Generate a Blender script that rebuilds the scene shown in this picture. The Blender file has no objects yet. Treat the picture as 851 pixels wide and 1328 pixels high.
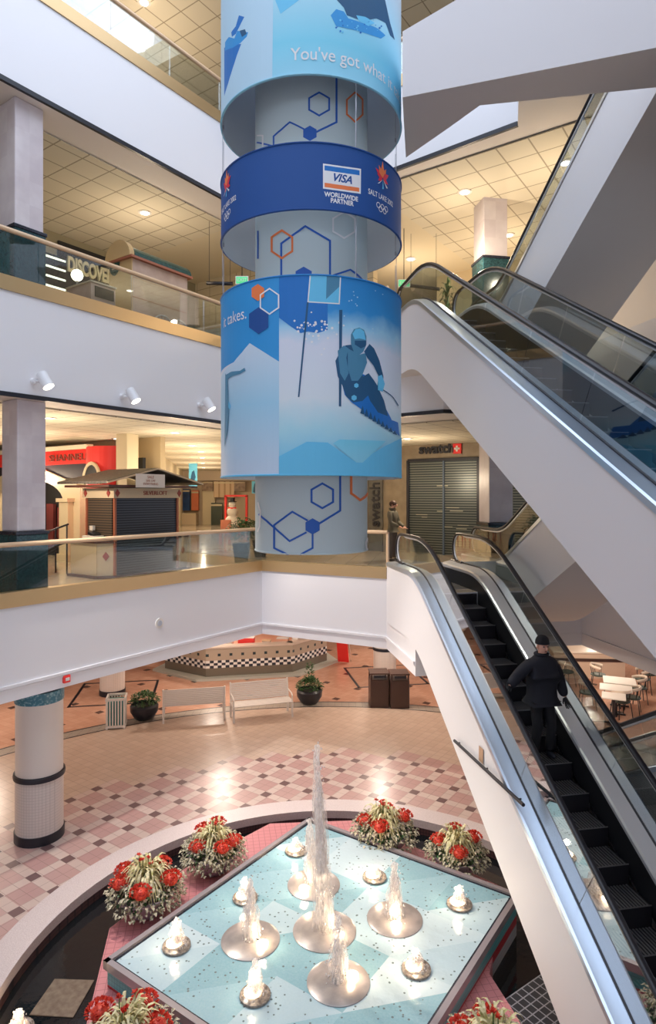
import bpy, bmesh, math, random
from math import sin, cos, pi, radians, sqrt, atan2, tan
from mathutils import Vector, Matrix, noise
from mathutils.geometry import tessellate_polygon
random.seed(7)
C = bpy.context.scene.collection
E = 6.1                        # eye height above the ground floor
FPX, CX, HY = 820.0, 425.5, 643.0
Z2, Z3, Z4 = 4.31, 9.38, 14.35
A = Vector((.5736, .8192)); B = Vector((.8192, -.5736))      # direction of the left gallery, and across it
W = Vector((.9848, .1736)); S = Vector((-.1736, .9848))      # across the escalators, and along them
def ts(t, s): return W * t + S * s
def ab(a, b): return A * a + B * b
def at(px, py, z):             # point of the plane z seen at px, py
    d = (E - z) * FPX / (py - HY); return Vector(((px - CX) / FPX * d, d, z))
def atD(px, py, d): return Vector(((px - CX) / FPX * d, d, E + (HY - py) / FPX * d))
def at_t(px, py, t):           # point of the vertical plane t = const
    dx = (px - CX) / FPX; d = t / (W.x * dx + W.y)
    return Vector((dx * d, d, E + (HY - py) / FPX * d))
def line_at(px, p, d):         # point on the plan line p + k d seen at column px
    m = (px - CX) / FPX; k = (m * p[1] - p[0]) / (d[0] - m * d[1])
    return Vector((p[0] + d[0] * k, p[1] + d[1] * k))

# ------------------------------------------------------------------ materials
MATS = {}
def mat(name, col, rough=.6, metal=0, spec=.5, emit=None, es=0, bump=None, tr=0, coat=0):
    m = bpy.data.materials.new(name); m.use_nodes = True
    b = m.node_tree.nodes['Principled BSDF']
    b.inputs['Base Color'].default_value = (*col, 1); b.inputs['Roughness'].default_value = rough
    b.inputs['Metallic'].default_value = metal; b.inputs['Specular IOR Level'].default_value = spec
    if coat: b.inputs['Coat Weight'].default_value = coat
    if tr: b.inputs['Transmission Weight'].default_value = tr
    if emit: b.inputs['Emission Color'].default_value = (*emit, 1); b.inputs['Emission Strength'].default_value = es
    MATS[name] = m
    if bump: nbump(m, *bump)
    return m
def nd(m, t, **k):
    n = m.node_tree.nodes.new(t)
    for a, v in k.items(): setattr(n, a, v)
    return n
def lk(m, a, b): m.node_tree.links.new(a, b)
def bsdf(m): return m.node_tree.nodes['Principled BSDF']
def coords(m, kind='Object', scale=(1,1,1), rot=0, loc=(0,0,0)):
    t = nd(m, 'ShaderNodeTexCoord'); mp = nd(m, 'ShaderNodeMapping')
    mp.inputs['Scale'].default_value = scale; mp.inputs['Rotation'].default_value = (0,0,rot); mp.inputs['Location'].default_value = loc
    lk(m, t.outputs[kind], mp.inputs[0]); return mp.outputs[0]
def nbump(m, scale, strength, dist=.01):
    n = nd(m, 'ShaderNodeTexNoise'); n.inputs['Scale'].default_value = scale; n.inputs['Detail'].default_value = 4
    lk(m, coords(m), n.inputs[0]); b = nd(m, 'ShaderNodeBump'); b.inputs['Strength'].default_value = strength; b.inputs['Distance'].default_value = dist
    lk(m, n.outputs[0], b.inputs['Height']); lk(m, b.outputs[0], bsdf(m).inputs['Normal'])
def ramp(m, fac, stops, interp='LINEAR'):
    r = nd(m, 'ShaderNodeValToRGB'); r.color_ramp.interpolation = interp; e = r.color_ramp.elements
    while len(e) < len(stops): e.new(.5)
    for i, (p, c) in enumerate(stops): e[i].position = p; e[i].color = (*c, 1)
    lk(m, fac, r.inputs[0]); return r.outputs[0]
def mixc(m, fac, a, b):
    n = nd(m, 'ShaderNodeMix', data_type='RGBA')
    for s, v in ((0, fac), (6, a), (7, b)):
        if isinstance(v, (int, float)): n.inputs[s].default_value = v
        elif isinstance(v, tuple): n.inputs[s].default_value = (*v, 1)
        else: lk(m, v, n.inputs[s])
    return n.outputs[2]
def mth(m, op, a, b=None, c=None):
    n = nd(m, 'ShaderNodeMath', operation=op)
    for i, v in enumerate((a, b, c)):
        if v is None: continue
        if isinstance(v, (int, float)): n.inputs[i].default_value = v
        else: lk(m, v, n.inputs[i])
    return n.outputs[0]
def noisemat(name, c1, c2, scale, rough=.5, detail=6, lo=.35, hi=.65, **k):
    m = mat(name, c1, rough, **k)
    n = nd(m, 'ShaderNodeTexNoise'); n.inputs['Scale'].default_value = scale; n.inputs['Detail'].default_value = detail
    lk(m, coords(m), n.inputs[0]); lk(m, ramp(m, n.outputs[0], [(lo, c1), (hi, c2)]), bsdf(m).inputs['Base Color']); return m
def grid(m, su, sv, line, rot=0, kind='Object', axes='XY', vec=None):
    """mask that is 1 on the joints of a square grid"""
    v = vec or coords(m, kind, rot=rot); sp = nd(m, 'ShaderNodeSeparateXYZ'); lk(m, v, sp.inputs[0])
    out = []
    for ax, s in zip(axes, (su, sv)):
        f = mth(m, 'FRACT', mth(m, 'DIVIDE', sp.outputs[ax], s)); out.append(mth(m, 'LESS_THAN', f, line / s))
    return mth(m, 'MAXIMUM', out[0], out[1])
def gridmat(name, col, joint, su, sv, line, rough=.4, rot=0, axes='XY', var=None, **k):
    m = mat(name, col, rough, **k); g = grid(m, su, sv, line, rot, axes=axes)
    base = col
    if var:
        v = coords(m, rot=rot); sn = nd(m, 'ShaderNodeVectorMath', operation='SNAP'); sn.inputs[1].default_value = (su, sv if axes[1] == 'Y' else su, sv)
        lk(m, v, sn.inputs[0]); wn = nd(m, 'ShaderNodeTexWhiteNoise'); lk(m, sn.outputs[0], wn.inputs[0])
        base = mixc(m, wn.outputs[0], col, var)
    lk(m, mixc(m, g, base, joint), bsdf(m).inputs['Base Color']); return m
RAB = -radians(35)      # rotates world so that texture X lies along B ... used with +angle below
white = mat('white_plaster', (.80,.79,.82), .55, bump=(60,.05,.003))
soffit = mat('soffit_plaster', (.80,.75,.71), .7)
ceil_t = gridmat('ceiling_tile', (.72,.66,.52), (.36,.31,.22), .61, .61, .028, .8, rot=radians(35))
ceil_p = mat('ceiling_plain', (.74,.66,.49), .8)
gold = mat('brass_sheet', (.60,.42,.22), .38, metal=.7)
brass = mat('handrail_wood', (.72,.50,.31), .3, coat=.4)
black = mat('black_trim', (.012,.013,.022), .4)
steel = mat('brushed_steel', (.60,.68,.80), .3, metal=.85)
steel2 = mat('polished_steel', (.80,.81,.85), .33, metal=.55)
rubber = mat('black_rubber', (.012,.012,.018), .38)
stepm = mat('step_black', (.014,.013,.018), .45, metal=.2)
comb = mat('comb_metal', (.30,.29,.30), .4, metal=.7)
marble = noisemat('pale_marble', (.60,.53,.55), (.72,.66,.67), 2.2, .35)
def _marb():
    m = marble; v = coords(m); sn = nd(m, 'ShaderNodeVectorMath', operation='SNAP'); sn.inputs[1].default_value = (.33,.33,.40); lk(m, v, sn.inputs[0])
    wn = nd(m, 'ShaderNodeTexWhiteNoise'); lk(m, sn.outputs[0], wn.inputs[0])
    old = bsdf(m).inputs['Base Color'].links[0].from_socket
    lk(m, mixc(m, mth(m, 'MULTIPLY', wn.outputs[0], .35), old, (.50,.42,.45)), bsdf(m).inputs['Base Color'])
_marb()
granite = noisemat('green_granite', (.012,.04,.05), (.03,.09,.10), 30, .15)
dgranite = noisemat('black_granite', (.01,.012,.02), (.035,.04,.06), 40, .15)
pink_gr = noisemat('pale_granite', (.58,.48,.47), (.80,.71,.69), 90, .35, detail=3, lo=.3, hi=.7)
l2floor = gridmat('gallery_floor_tile', (.62,.52,.40), (.40,.33,.25), .61, .61, .012, .12, rot=radians(10), var=(.54,.45,.35))
cream = mat('cream_paint', (.72,.62,.42), .5)
beige = mat('beige_wall', (.60,.48,.30), .6)
beige_g = gridmat('beige_shutter', (.62,.52,.34), (.36,.28,.16), .55, .28, .02, .5, axes='XZ')
redp = mat('red_paint', (.85,.035,.03), .5)
dark = mat('dark_interior', (.012,.012,.014), .5)
def glassmat(name, tint, refl=.55, dens=.06):
    m = bpy.data.materials.new(name); m.use_nodes = True; nt = m.node_tree; nt.nodes.clear()
    o = nt.nodes.new('ShaderNodeOutputMaterial'); t = nt.nodes.new('ShaderNodeBsdfTransparent'); g = nt.nodes.new('ShaderNodeBsdfGlossy')
    t.inputs[0].default_value = (*tint, 1); g.inputs['Roughness'].default_value = .02; g.inputs[0].default_value = (.9,.93,.95,1)
    f = nt.nodes.new('ShaderNodeFresnel'); f.inputs[0].default_value = 1.5
    mu = nt.nodes.new('ShaderNodeMath'); mu.operation = 'MULTIPLY_ADD'; mu.inputs[1].default_value = refl; mu.inputs[2].default_value = dens*.2
    nt.links.new(f.outputs[0], mu.inputs[0]); mx = nt.nodes.new('ShaderNodeMixShader')
    nt.links.new(mu.outputs[0], mx.inputs[0]); nt.links.new(t.outputs[0], mx.inputs[1]); nt.links.new(g.outputs[0], mx.inputs[2]); nt.links.new(mx.outputs[0], o.inputs[0])
    MATS[name] = m; return m
glass = glassmat('clear_glass', (.93,.96,.95), .6)
glass_s = glassmat('smoked_escalator_glass', (.72,.78,.80), .16)
glass_e = glassmat('escalator_glass', (.80,.85,.84), .55)

# ------------------------------------------------------------------ mesh builder
class MB:
    def __init__(s): s.v = []; s.f = []; s.m = []; s.M = Matrix(); s.mi = 0; s.smooth = set()
    def add(s, vs, fs, mi=None, smooth=False):
        o = len(s.v); s.v += [s.M @ Vector(p) for p in vs]
        for f in fs:
            if smooth: s.smooth.add(len(s.f))
            s.f.append([i + o for i in f]); s.m.append(s.mi if mi is None else mi)
        return s
    def box(s, c, d, mi=None, rz=0, M=None):
        x, y, z = d[0]/2, d[1]/2, d[2]/2; R = M or Matrix.Rotation(rz, 4, 'Z'); c = Vector(c)
        vs = [c + R @ Vector((a*x, b*y, e*z)) for a in (-1,1) for b in (-1,1) for e in (-1,1)]
        return s.add(vs, [(0,1,3,2),(4,6,7,5),(0,4,5,1),(2,3,7,6),(0,2,6,4),(1,5,7,3)], mi)
    def prism(s, loop, z0, z1, mi=None, holes=(), sides=None, top=None, bot=None):
        """loop of plan points (z0, z1 numbers) extruded upwards, with holes"""
        loops = [[Vector((p[0], p[1], 0)) for p in l] for l in (loop, *holes)]
        flat = [p for l in loops for p in l]; n = len(flat)
        tri = tessellate_polygon(loops)
        vs = [(p.x, p.y, z0) for p in flat] + [(p.x, p.y, z1) for p in flat]
        def up(t):
            a, b, c = (flat[i] for i in t); return (b - a).cross(c - a).z > 0
        tr = [t if up(t) else t[::-1] for t in tri]
        s.add(vs, [tuple(i + n for i in t) for t in tr], top if top is not None else mi)
        s.add(vs, [tuple(reversed(t)) for t in tr], bot if bot is not None else mi)
        o = 0; fs = []
        for k, l in enumerate(loops):
            ar = sum(l[i].x*l[(i+1)%len(l)].y - l[(i+1)%len(l)].x*l[i].y for i in range(len(l)))
            ccw = (ar > 0) == (k == 0)
            for i in range(len(l)):
                j = (i+1) % len(l); q = (o+i, o+j, o+j+n, o+i+n); fs.append(q if ccw else q[::-1])
            o += len(l)
        return s.add(vs, fs, sides if sides is not None else mi)
    def cyl(s, c, r, h, n=24, mi=None, r2=None, smooth=True, axis=None):
        r2 = r if r2 is None else r2; R = Matrix() if axis is None else Vector((0,0,1)).rotation_difference(Vector(axis).normalized()).to_matrix().to_4x4()
        c = Vector(c); vs = []
        for k in range(n):
            a = 2*pi*k/n; vs.append(c + R @ Vector((r*cos(a), r*sin(a), 0)))
        for k in range(n):
            a = 2*pi*k/n; vs.append(c + R @ Vector((r2*cos(a), r2*sin(a), h)))
        s.add(vs, [(k, (k+1)%n, n+(k+1)%n, n+k) for k in range(n)], mi, smooth)
        return s.add(vs, [tuple(range(n-1,-1,-1)), tuple(range(n, 2*n))], mi)
    def lathe(s, prof, n=32, mi=None, c=(0,0,0), smooth=True, wob=0):
        vs = []; c = Vector(c); m = len(prof)
        for k in range(n):
            a = 2*pi*k/n
            for r, z in prof: vs.append(c + Vector((r*cos(a), r*sin(a), z)))
        fs = [(k*m+i, ((k+1)%n)*m+i, ((k+1)%n)*m+i+1, k*m+i+1) for k in range(n) for i in range(m-1)]
        return s.add(vs, fs, mi, smooth)
    def tube(s, pts, r, n=8, mi=None, smooth=True, closed=False, rr=None, flat=1.0):
        pts = [Vector(p) for p in pts]; m = len(pts); vs = []; up = Vector((0,0,1)); prev = None
        for i, p in enumerate(pts):
            a = pts[(i-1) % m] if (i or closed) else p; b = pts[(i+1) % m] if (i < m-1 or closed) else p
            t = (b - a).normalized() if (b-a).length > 1e-9 else Vector((0,0,1))
            if prev is None:
                x = t.cross(up)
                if x.length < .1: x = t.cross(Vector((0,1,0)))
            else: x = prev - t * prev.dot(t)
            x.normalize(); prev = x; y = x.cross(t); R = rr[i] if rr else r
            for k in range(n):
                an = 2*pi*(k+.5)/n; vs.append(p + x*(R*cos(an)) + y*(R*flat*sin(an)))
        fs = [(i*n+k, i*n+(k+1)%n, ((i+1)%m)*n+(k+1)%n, ((i+1)%m)*n+k) for i in range(m if closed else m-1) for k in range(n)]
        s.add(vs, fs, mi, smooth)
        if not closed: s.add(vs, [tuple(range(n-1,-1,-1)), tuple(range((m-1)*n, m*n))], mi)
        return s
    def ball(s, c, r, mi=None, n=12, m=8, sc=(1,1,1)):
        prof = [(r*sin(pi*i/m), -r*cos(pi*i/m)) for i in range(m+1)]; c = Vector(c); vs = []
        for k in range(n):
            a = 2*pi*k/n
            for q, z in prof: vs.append(c + Vector((q*cos(a)*sc[0], q*sin(a)*sc[1], z*sc[2])))
        M = m+1
        return s.add(vs, [(k*M+i, ((k+1)%n)*M+i, ((k+1)%n)*M+i+1, k*M+i+1) for k in range(n) for i in range(m)], mi, True)
    def build(s, name, mats, parent=None, bevel=0, **tags):
        me = bpy.data.meshes.new(name); me.from_pydata(s.v, [], s.f)
        for m in (mats if isinstance(mats, (list, tuple)) else [mats]): me.materials.append(m)
        for i, p in enumerate(me.polygons):
            p.material_index = s.m[i]; p.use_smooth = i in s.smooth
        bm = bmesh.new(); bm.from_mesh(me); bmesh.ops.remove_doubles(bm, verts=bm.verts, dist=1e-6)
        bmesh.ops.recalc_face_normals(bm, faces=bm.faces) if tags.pop('renorm', False) else None
        if bevel:
            es = [e for e in bm.edges if len(e.link_faces) == 2 and e.calc_face_angle(0) > .6]
            bmesh.ops.bevel(bm, geom=es, offset=bevel, segments=2, affect='EDGES', profile=.5)
        for e in bm.edges:
            if len(e.link_faces) == 2 and e.calc_face_angle(0) > .65: e.smooth = False
        bm.to_mesh(me); bm.free()
        o = bpy.data.objects.new(name, me); C.objects.link(o)
        if parent: o.parent = parent
        for k, v in tags.items(): o[k] = v
        return o
def thing(name, label, cat, loc=(0,0,0), rz=0, group=None):
    o = bpy.data.objects.new(name, None); C.objects.link(o); o.location = loc; o.rotation_euler = (0,0,rz); o.empty_display_size = .2
    o['label'] = label; o['category'] = cat
    if group: o['group'] = group
    return o
def tag(o, label, cat, group=None, kind=None):
    o['label'] = label; o['category'] = cat
    if group: o['group'] = group
    if kind: o['kind'] = kind
    return o
def struct(name, mb, mats, **k):
    o = mb.build(name, mats, **k); o['kind'] = 'structure'; return o
def dup(root, loc=None, rz=None, label=None, group=None, scale=None):
    def cp(o, par):
        c = o.copy(); C.objects.link(c)
        if par: c.parent = par
        for ch in list(o.children): cp(ch, c)
        return c
    r = cp(root, None)
    if loc is not None: r.location = loc
    if rz is not None: r.rotation_euler = (0,0,rz)
    if scale: r.scale = (scale,)*3
    if label: r['label'] = label
    if group: r['group'] = group
    return r
RA = atan2(A.y, A.x)     # rotation that puts local X along A
RB = atan2(B.y, B.x)     # local X along B (local Y then lies along A)
RW = atan2(W.y, W.x)     # local X across the escalators, local Y along them
# ================================================================== the building
def V2(x, y): return Vector((x, y))
Wn = V2(-13.22, -1.46); W0 = V2(-5.19, 10.0); P1 = V2(-1.58, 15.13); P2 = V2(1.265, 13.65); P3 = ts(3.58, 11.1); Q = V2(3.38, 11.26)
P2c = V2(2.22, 12.16)
tail = [ts(7.95, 12.79), ts(7.95, 2.6), ts(3.3, 2.2), V2(1.5, -1.5)]
open2 = [Wn, P1, P2, P3, ts(5.3, 11.1), ts(5.3, 12.79)] + tail
open3 = [Wn, P1, P2c, ts(5.3, 11.59), ts(5.3, 12.79)] + tail
P3s = V2(1.2, 12.96)
open4 = [Wn, P1, Q, V2(3.15,10.45), V2(3.66,9.78), ts(7.95,9.0), ts(7.95,2.6), ts(3.3,2.2), V2(1.5,-1.5)]
outer = [V2(-30,-9), V2(30,-9), V2(30,50), V2(-30,50)]
def slab(hole, top, bot, label, mats=(l2floor, white, soffit)):
    m = MB(); m.prism(outer, bot, top, 0, holes=[hole], top=0, sides=1, bot=2)
    struct('floor', m, list(mats))
slab(open2, Z2, E-3.30, 'L2'); slab(open3, Z3, E+1.60, 'L3'); slab(open4, Z4, E+6.59, 'L4')
# roof above the fourth level, with the skylight well left open
m = MB(); m.prism(outer, E+11.6, E+12.2, 0, holes=[open4]); struct('ceiling', m, [ceil_t])
def abpoly(a0, a1, b0, b1): return [ab(a0,b0), ab(a1,b0), ab(a1,b1), ab(a0,b1)]
def ceiling(polys, z, matr):
    m = MB()
    for p in polys: m.prism(p, z-.02, z, 0)
    struct('ceiling', m, [matr])
ceiling([abpoly(-8, 11.3, -30, -10.75), abpoly(11.6, 30, -7.0, 14)], E+6.58, ceil_t)
ceiling([abpoly(11.3, 30, -30, -10.75), abpoly(12.4, 30, -10.75, -7.0)], E+6.585, ceil_p)
ceiling([abpoly(-8, 36, -30, -10.75), abpoly(12.4, 36, -10.75, 14)], E+1.59, ceil_t)
# gold curbs, black lines and the white moulding
def strip(pts, z0, z1, out, th, matr, name):
    m = MB()
    n = len(pts); offs = []
    for i, p in enumerate(pts):
        d0 = (pts[i] - pts[i-1]).normalized() if i else (pts[1]-pts[0]).normalized()
        d1 = (pts[i+1] - pts[i]).normalized() if i < n-1 else d0
        n0 = V2(d0.y, -d0.x); n1 = V2(d1.y, -d1.x); q = (n0 + n1).normalized(); q /= max(.3, q.dot(n0)); offs.append(q)
    for i in range(n-1):
        a0 = pts[i] + offs[i]*out; b0 = pts[i+1] + offs[i+1]*out; a1 = pts[i] + offs[i]*(out-th); b1 = pts[i+1] + offs[i+1]*(out-th)
        m.prism([a0, b0, b1, a1], z0, z1, 0)
    return struct(name, m, [matr])
strip([Wn, P1, P2], Z2-.002, Z2+.24, .025, .17, gold, 'trim_1')
strip([Wn, P1, P3s], Z3-.002, Z3+.24, .025, .17, gold, 'trim_2')
strip([Wn, P1, Q], Z4-.002, Z4+.24, .025, .17, gold, 'trim_3')
strip([Wn, P1, P2c, ts(5.3,11.59)], E+1.59, E+1.66, .03, .06, black, 'trim_4')
strip([Wn, P1, Q], E+6.58, E+6.66, .03, .06, black, 'trim_5')
strip([Wn, P1, P2, P3 + S*.02], E-3.08, E-3.03, .035, .05, white, 'trim_6')
strip([Wn, P1, P2, P3 + S*.02], E-3.12, E-3.09, .02, .03, white, 'trim_7')
strip([ts(5.32,12.79), ts(7.95,12.79), ts(7.95,3)], E-3.08, E-3.03, .03, .04, white, 'trim_8')

# ---------------------------------------------------------------- ground floor
PC = V2(.046, 7.97)     # centre of the pool
pat = mat('ground_pattern_tile', (.5,.3,.26), .3, spec=.5)
def floor_pattern():
    m = pat; v = coords(m, rot=radians(35)); sp = nd(m, 'ShaderNodeSeparateXYZ'); lk(m, v, sp.inputs[0])
    p = .61; w = .185/p
    def cell(ax):
        q = mth(m, 'DIVIDE', sp.outputs[ax], p); return mth(m, 'FRACT', q), mth(m, 'MULTIPLY', mth(m, 'ADD', mth(m, 'FLOOR', q), .5), p)
    fu, cu = cell(0); fv, cv = cell(1)
    inu = mth(m, 'LESS_THAN', fu, w); inv = mth(m, 'LESS_THAN', fv, w)
    both = mth(m, 'MULTIPLY', inu, inv); any_ = mth(m, 'MAXIMUM', inu, inv)
    cmb = nd(m, 'ShaderNodeCombineXYZ'); lk(m, cu, cmb.inputs[0]); lk(m, cv, cmb.inputs[1])
    wn = nd(m, 'ShaderNodeTexWhiteNoise'); lk(m, cmb.outputs[0], wn.inputs[0])
    big = mixc(m, wn.outputs[0], (.50,.30,.28), (.55,.36,.33)); light = mixc(m, wn.outputs[0], (.60,.47,.42), (.66,.53,.47))
    col = mixc(m, any_, big, light); col = mixc(m, both, col, (.17,.10,.10))
    # centre rotated into the same frame
    cx = PC.x*cos(radians(35)) - PC.y*sin(radians(35)); cy = PC.x*sin(radians(35)) + PC.y*cos(radians(35))
    dx = mth(m, 'SUBTRACT', cu, cx); dy = mth(m, 'SUBTRACT', cv, cy)
    r2 = mth(m, 'ADD', mth(m, 'MULTIPLY', dx, dx), mth(m, 'MULTIPLY', dy, dy)); inside = mth(m, 'LESS_THAN', r2, 7.05**2)
    wn2 = nd(m, 'ShaderNodeTexWhiteNoise'); sn = nd(m, 'ShaderNodeVectorMath', operation='SNAP'); sn.inputs[1].default_value = (.203,.203,10); lk(m, v, sn.inputs[0]); lk(m, sn.outputs[0], wn2.inputs[0])
    small = mixc(m, wn2.outputs[0], (.56,.43,.34), (.62,.49,.40))
    col = mixc(m, inside, small, col)
    g = grid(m, .2033, .2033, .009, vec=v); col = mixc(m, mth(m, 'MULTIPLY', g, .55), col, (.25,.17,.14))
    lk(m, col, bsdf(m).inputs['Base Color'])
floor_pattern()
salmon = mat('salmon_tile', (.6,.33,.22), .22)
def fsalmon():
    m = salmon; v = coords(m, rot=radians(35)); sp = nd(m, 'ShaderNodeSeparateXYZ'); lk(m, v, sp.inputs[0])
    sn = nd(m, 'ShaderNodeVectorMath', operation='SNAP'); sn.inputs[1].default_value = (.2,.2,10); lk(m, v, sn.inputs[0]); wn = nd(m, 'ShaderNodeTexWhiteNoise'); lk(m, sn.outputs[0], wn.inputs[0])
    col = mixc(m, wn.outputs[0], (.60,.34,.24), (.66,.40,.29)); g = grid(m, .2, .2, .008, vec=v); col = mixc(m, mth(m, 'MULTIPLY', g, .4), col, (.3,.18,.12))
    a = mth(m, 'LESS_THAN', mth(m, 'FRACT', mth(m, 'DIVIDE', sp.outputs[0], 1.2)), .17); b = mth(m, 'LESS_THAN', mth(m, 'FRACT', mth(m, 'DIVIDE', sp.outputs[1], 1.2)), .17)
    col = mixc(m, mth(m, 'MULTIPLY', a, b), col, (.12,.07,.06)); lk(m, col, bsdf(m).inputs['Base Color'])
fsalmon()
border = gridmat('border_tile', (.40,.36,.31), (.2,.17,.15), .2, .2, .008, .3)
mosaic = gridmat('dark_mosaic', (.10,.05,.05), (.02,.015,.02), .05, .05, .008, .3, axes='XZ')
def circ(r, n=96, c=PC): return [V2(c.x + r*cos(2*pi*k/n), c.y + r*sin(2*pi*k/n)) for k in range(n)]
m = MB()
def annulus(r0, r1, mi, z=0):
    n = 96; a = circ(r0); b = circ(r1); vs = [(p.x,p.y,z) for p in a] + [(p.x,p.y,z) for p in b]
    m.add(vs, [(k, n+k, n+(k+1)%n, (k+1)%n) for k in range(n)], mi)
annulus(4.3, 10.3, 0); annulus(10.3, 10.36, 1); annulus(10.36, 10.72, 2); annulus(10.72, 10.78, 1)
o_ = [Vector((p[0],p[1],0)) for p in [(-30,-9),(30,-9),(30,50),(-30,50)]]; cc = [Vector((p.x,p.y,0)) for p in circ(10.78)]
tri = tessellate_polygon([o_, cc]); fl = o_ + cc
m.add(fl, [t if (fl[t[1]]-fl[t[0]]).cross(fl[t[2]]-fl[t[0]]).z > 0 else t[::-1] for t in tri], 3)
struct('floor', m, [pat, black, border, salmon])
# green-grey diamonds of darker line around the columns on the salmon floor
for i, (px, py) in enumerate(((146, 903), (500, 880))):
    c = at(px, py, 0); mm = MB(); h = 1.15
    for k in range(4):
        mm.M = Matrix.Translation((c.x, c.y+.35, 0)) @ Matrix.Rotation(radians(10+90*k), 4, 'Z')
        mm.box((0, h, .003), (2*h+.08, .08, .006))
    struct('trim_%d' % (9+i), mm, [black])
# back walls of the ground floor
m = MB(); m.box((0, 38, 1.4), (60, .3, 2.8)); struct('wall_back', m, [cream])
m = MB(); m.box((-24, 15, 6), (.3, 50, 12)); struct('wall_left', m, [beige])
# far bulkheads and shop walls of the galleries
def wallab(a, b0, b1, z0, z1, matr, name, th=.2):     # wall along B at coordinate a
    m = MB(); p0 = ab(a, b0); p1 = ab(a, b1); c = (p0+p1)/2 + A*th/2
    o = thing_frame(c, RB)
    m.box((0,0,0), (b1-b0, th, z1-z0)); ob = struct(name, m, [matr]); ob.location = (c.x, c.y, (z0+z1)/2); ob.rotation_euler = (0,0,RB); return ob
def thing_frame(c, r): return None
wallab(13.7, -22, -8.2, Z3, E+6.58, beige_g, 'wall_gallery')
wallab(17.4, -8.2, -4.1, Z3, E+6.58, beige, 'wall_gallery'); wallab(17.4, -4.1, 14, Z3, E+6.58, white, 'wall_gallery')
wallab(17.9, -8.0, 14, Z4, E+11.6, beige, 'wall_upper')
wallab(20, -30, -8.0, Z4, E+11.6, cream, 'wall_upper')

# the bulkhead crossing high on the right
m = MB()
low = [V2(.86,7.30), V2(1.06,8.60), V2(1.50,7.92), V2(1.79,7.45), V2(3.70,7.12), V2(7.0,6.9), V2(7.0,5.5), V2(3.37,6.49)]
zt = [E+5.36, E+5.36, E+5.6, E+5.9, E+6.3, E+6.3, E+6.3, E+6.3]
zb = E+4.6; n = len(low)
vs = [(p.x,p.y,zb) for p in low] + [(p.x,p.y,z) for p, z in zip(low, zt)]
m.add(vs, [tuple(t) for t in tessellate_polygon([[Vector((p.x,p.y,0)) for p in low]])], 1)
m.add(vs, [(i, (i+1)%n, n+(i+1)%n, n+i) for i in range(n)] + [tuple(i+n for i in t)[::-1] for t in tessellate_polygon([[Vector((p.x,p.y,0)) for p in low]])], 0)
struct('wall_bridge', m, [white, soffit], renorm=True)

# ---------------------------------------------------------------- railings
def railing(pts, z, label, joints, end_post=False):
    base = pts[0]; t = thing('glass_railing', label, 'railing', (base.x, base.y, z+.24))
    L = lambda p, h=0: (p.x-base.x, p.y-base.y, h)
    m = MB(); off = []
    ins = [p - V2(0,0) for p in pts]
    m.tube([L(p, .76) for p in pts], .042, 12); m.build('handrail', brass, t)
    for a, b, n in joints:
        d = (b-a); 
        for k in range(n):
            p = a + d*(k/n) + d.normalized()*.006; q = a + d*((k+1)/n) - d.normalized()*.006; nn = V2(d.y,-d.x).normalized()*.006
            g = MB(); g.prism([p+nn-base, q+nn-base, q-nn-base, p-nn-base], 0, .73); g.build('glass_panel', glass, t)
    if end_post:
        g = MB(); e = pts[-1]-base; g.box((e.x, e.y, .38), (.05,.05,.76), rz=RB); g.build('end_post', brass, t)
    return t
inw = lambda p, n, d=.07: p + n*d
NB = -B   # into the left gallery
bn = V2((P2-P1).y, -(P2-P1).x).normalized()*-1
def off_poly(pts, d):
    out = []
    for i, p in enumerate(pts):
        d0 = (pts[i]-pts[i-1]).normalized() if i else (pts[1]-pts[0]).normalized(); d1 = (pts[i+1]-pts[i]).normalized() if i < len(pts)-1 else d0
        n0 = V2(-d0.y, d0.x); n1 = V2(-d1.y, d1.x); q = (n0+n1).normalized(); out.append(p + q*(d/max(.3, q.dot(n0))))
    return out
r2 = off_poly([Wn+A*9, P1, P2], .06); railing(r2, Z2, 'glass railing with a wooden handrail along the middle gallery, below the hanging column', [(r2[0], r2[1], 5), (r2[1], r2[2], 2)], True)
r3 = off_poly([Wn+A*9, P1, P3s], .06); railing(r3, Z3, 'glass railing with a wooden handrail in front of the wooden cart gallery', [(r3[0], r3[1], 6), (r3[1], r3[2], 2)])
r4 = off_poly([Wn+A*9, P1, Q], .06); railing(r4, Z4, 'glass railing on the highest gallery at the top left of the picture', [(r4[0], r4[1], 8), (r4[1], r4[2], 3)])

# ---------------------------------------------------------------- pillars and columns
def pillar(px, D, z0, z1, hb, label, w=.5, rz=RB):
    x = (px-CX)/FPX*D; t = thing('square_pillar', label, 'pillar', (x, D, z0), rz)
    MB().box((0,0,hb/2), (w+.06, w+.06, hb)).build('base', granite, t, bevel=.02)
    MB().box((0,0,hb+.02), (w+.09, w+.09, .06)).build('base_cap', dgranite, t, bevel=.01)
    MB().box((0,0,(hb+.05+z1-z0)/2), (w, w, z1-z0-hb-.05)).build('shaft', marble, t, bevel=.02)
pillar(31, 10.75, Z2, E+1.6, 1.15, 'pale marble pillar with dark green base at the left of the middle gallery', .5)
pillar(28, 10.75, Z3, E+6.59, 1.15, 'pale marble pillar with dark green base at the left of the upper gallery beside the discover shop', .5)
pillar(643, 14.2, Z2, E+1.6, 1.15, 'pale marble pillar with dark green base right of the shuttered watch shop', .56, RW)
pillar(636, 14.2, Z3, E+6.59, 1.95, 'pale marble pillar with green base behind the upper escalator', .56, RW)
colt = gridmat('column_mosaic', (.66,.60,.56), (.5,.45,.42), .05, .05, .006, .35, axes='XZ')
colw = mat('column_cream', (.72,.66,.61), .45)
bluet = noisemat('blue_speckled_tile', (.04,.17,.24), (.25,.42,.48), 22, .3, lo=.5, hi=.66)
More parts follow.
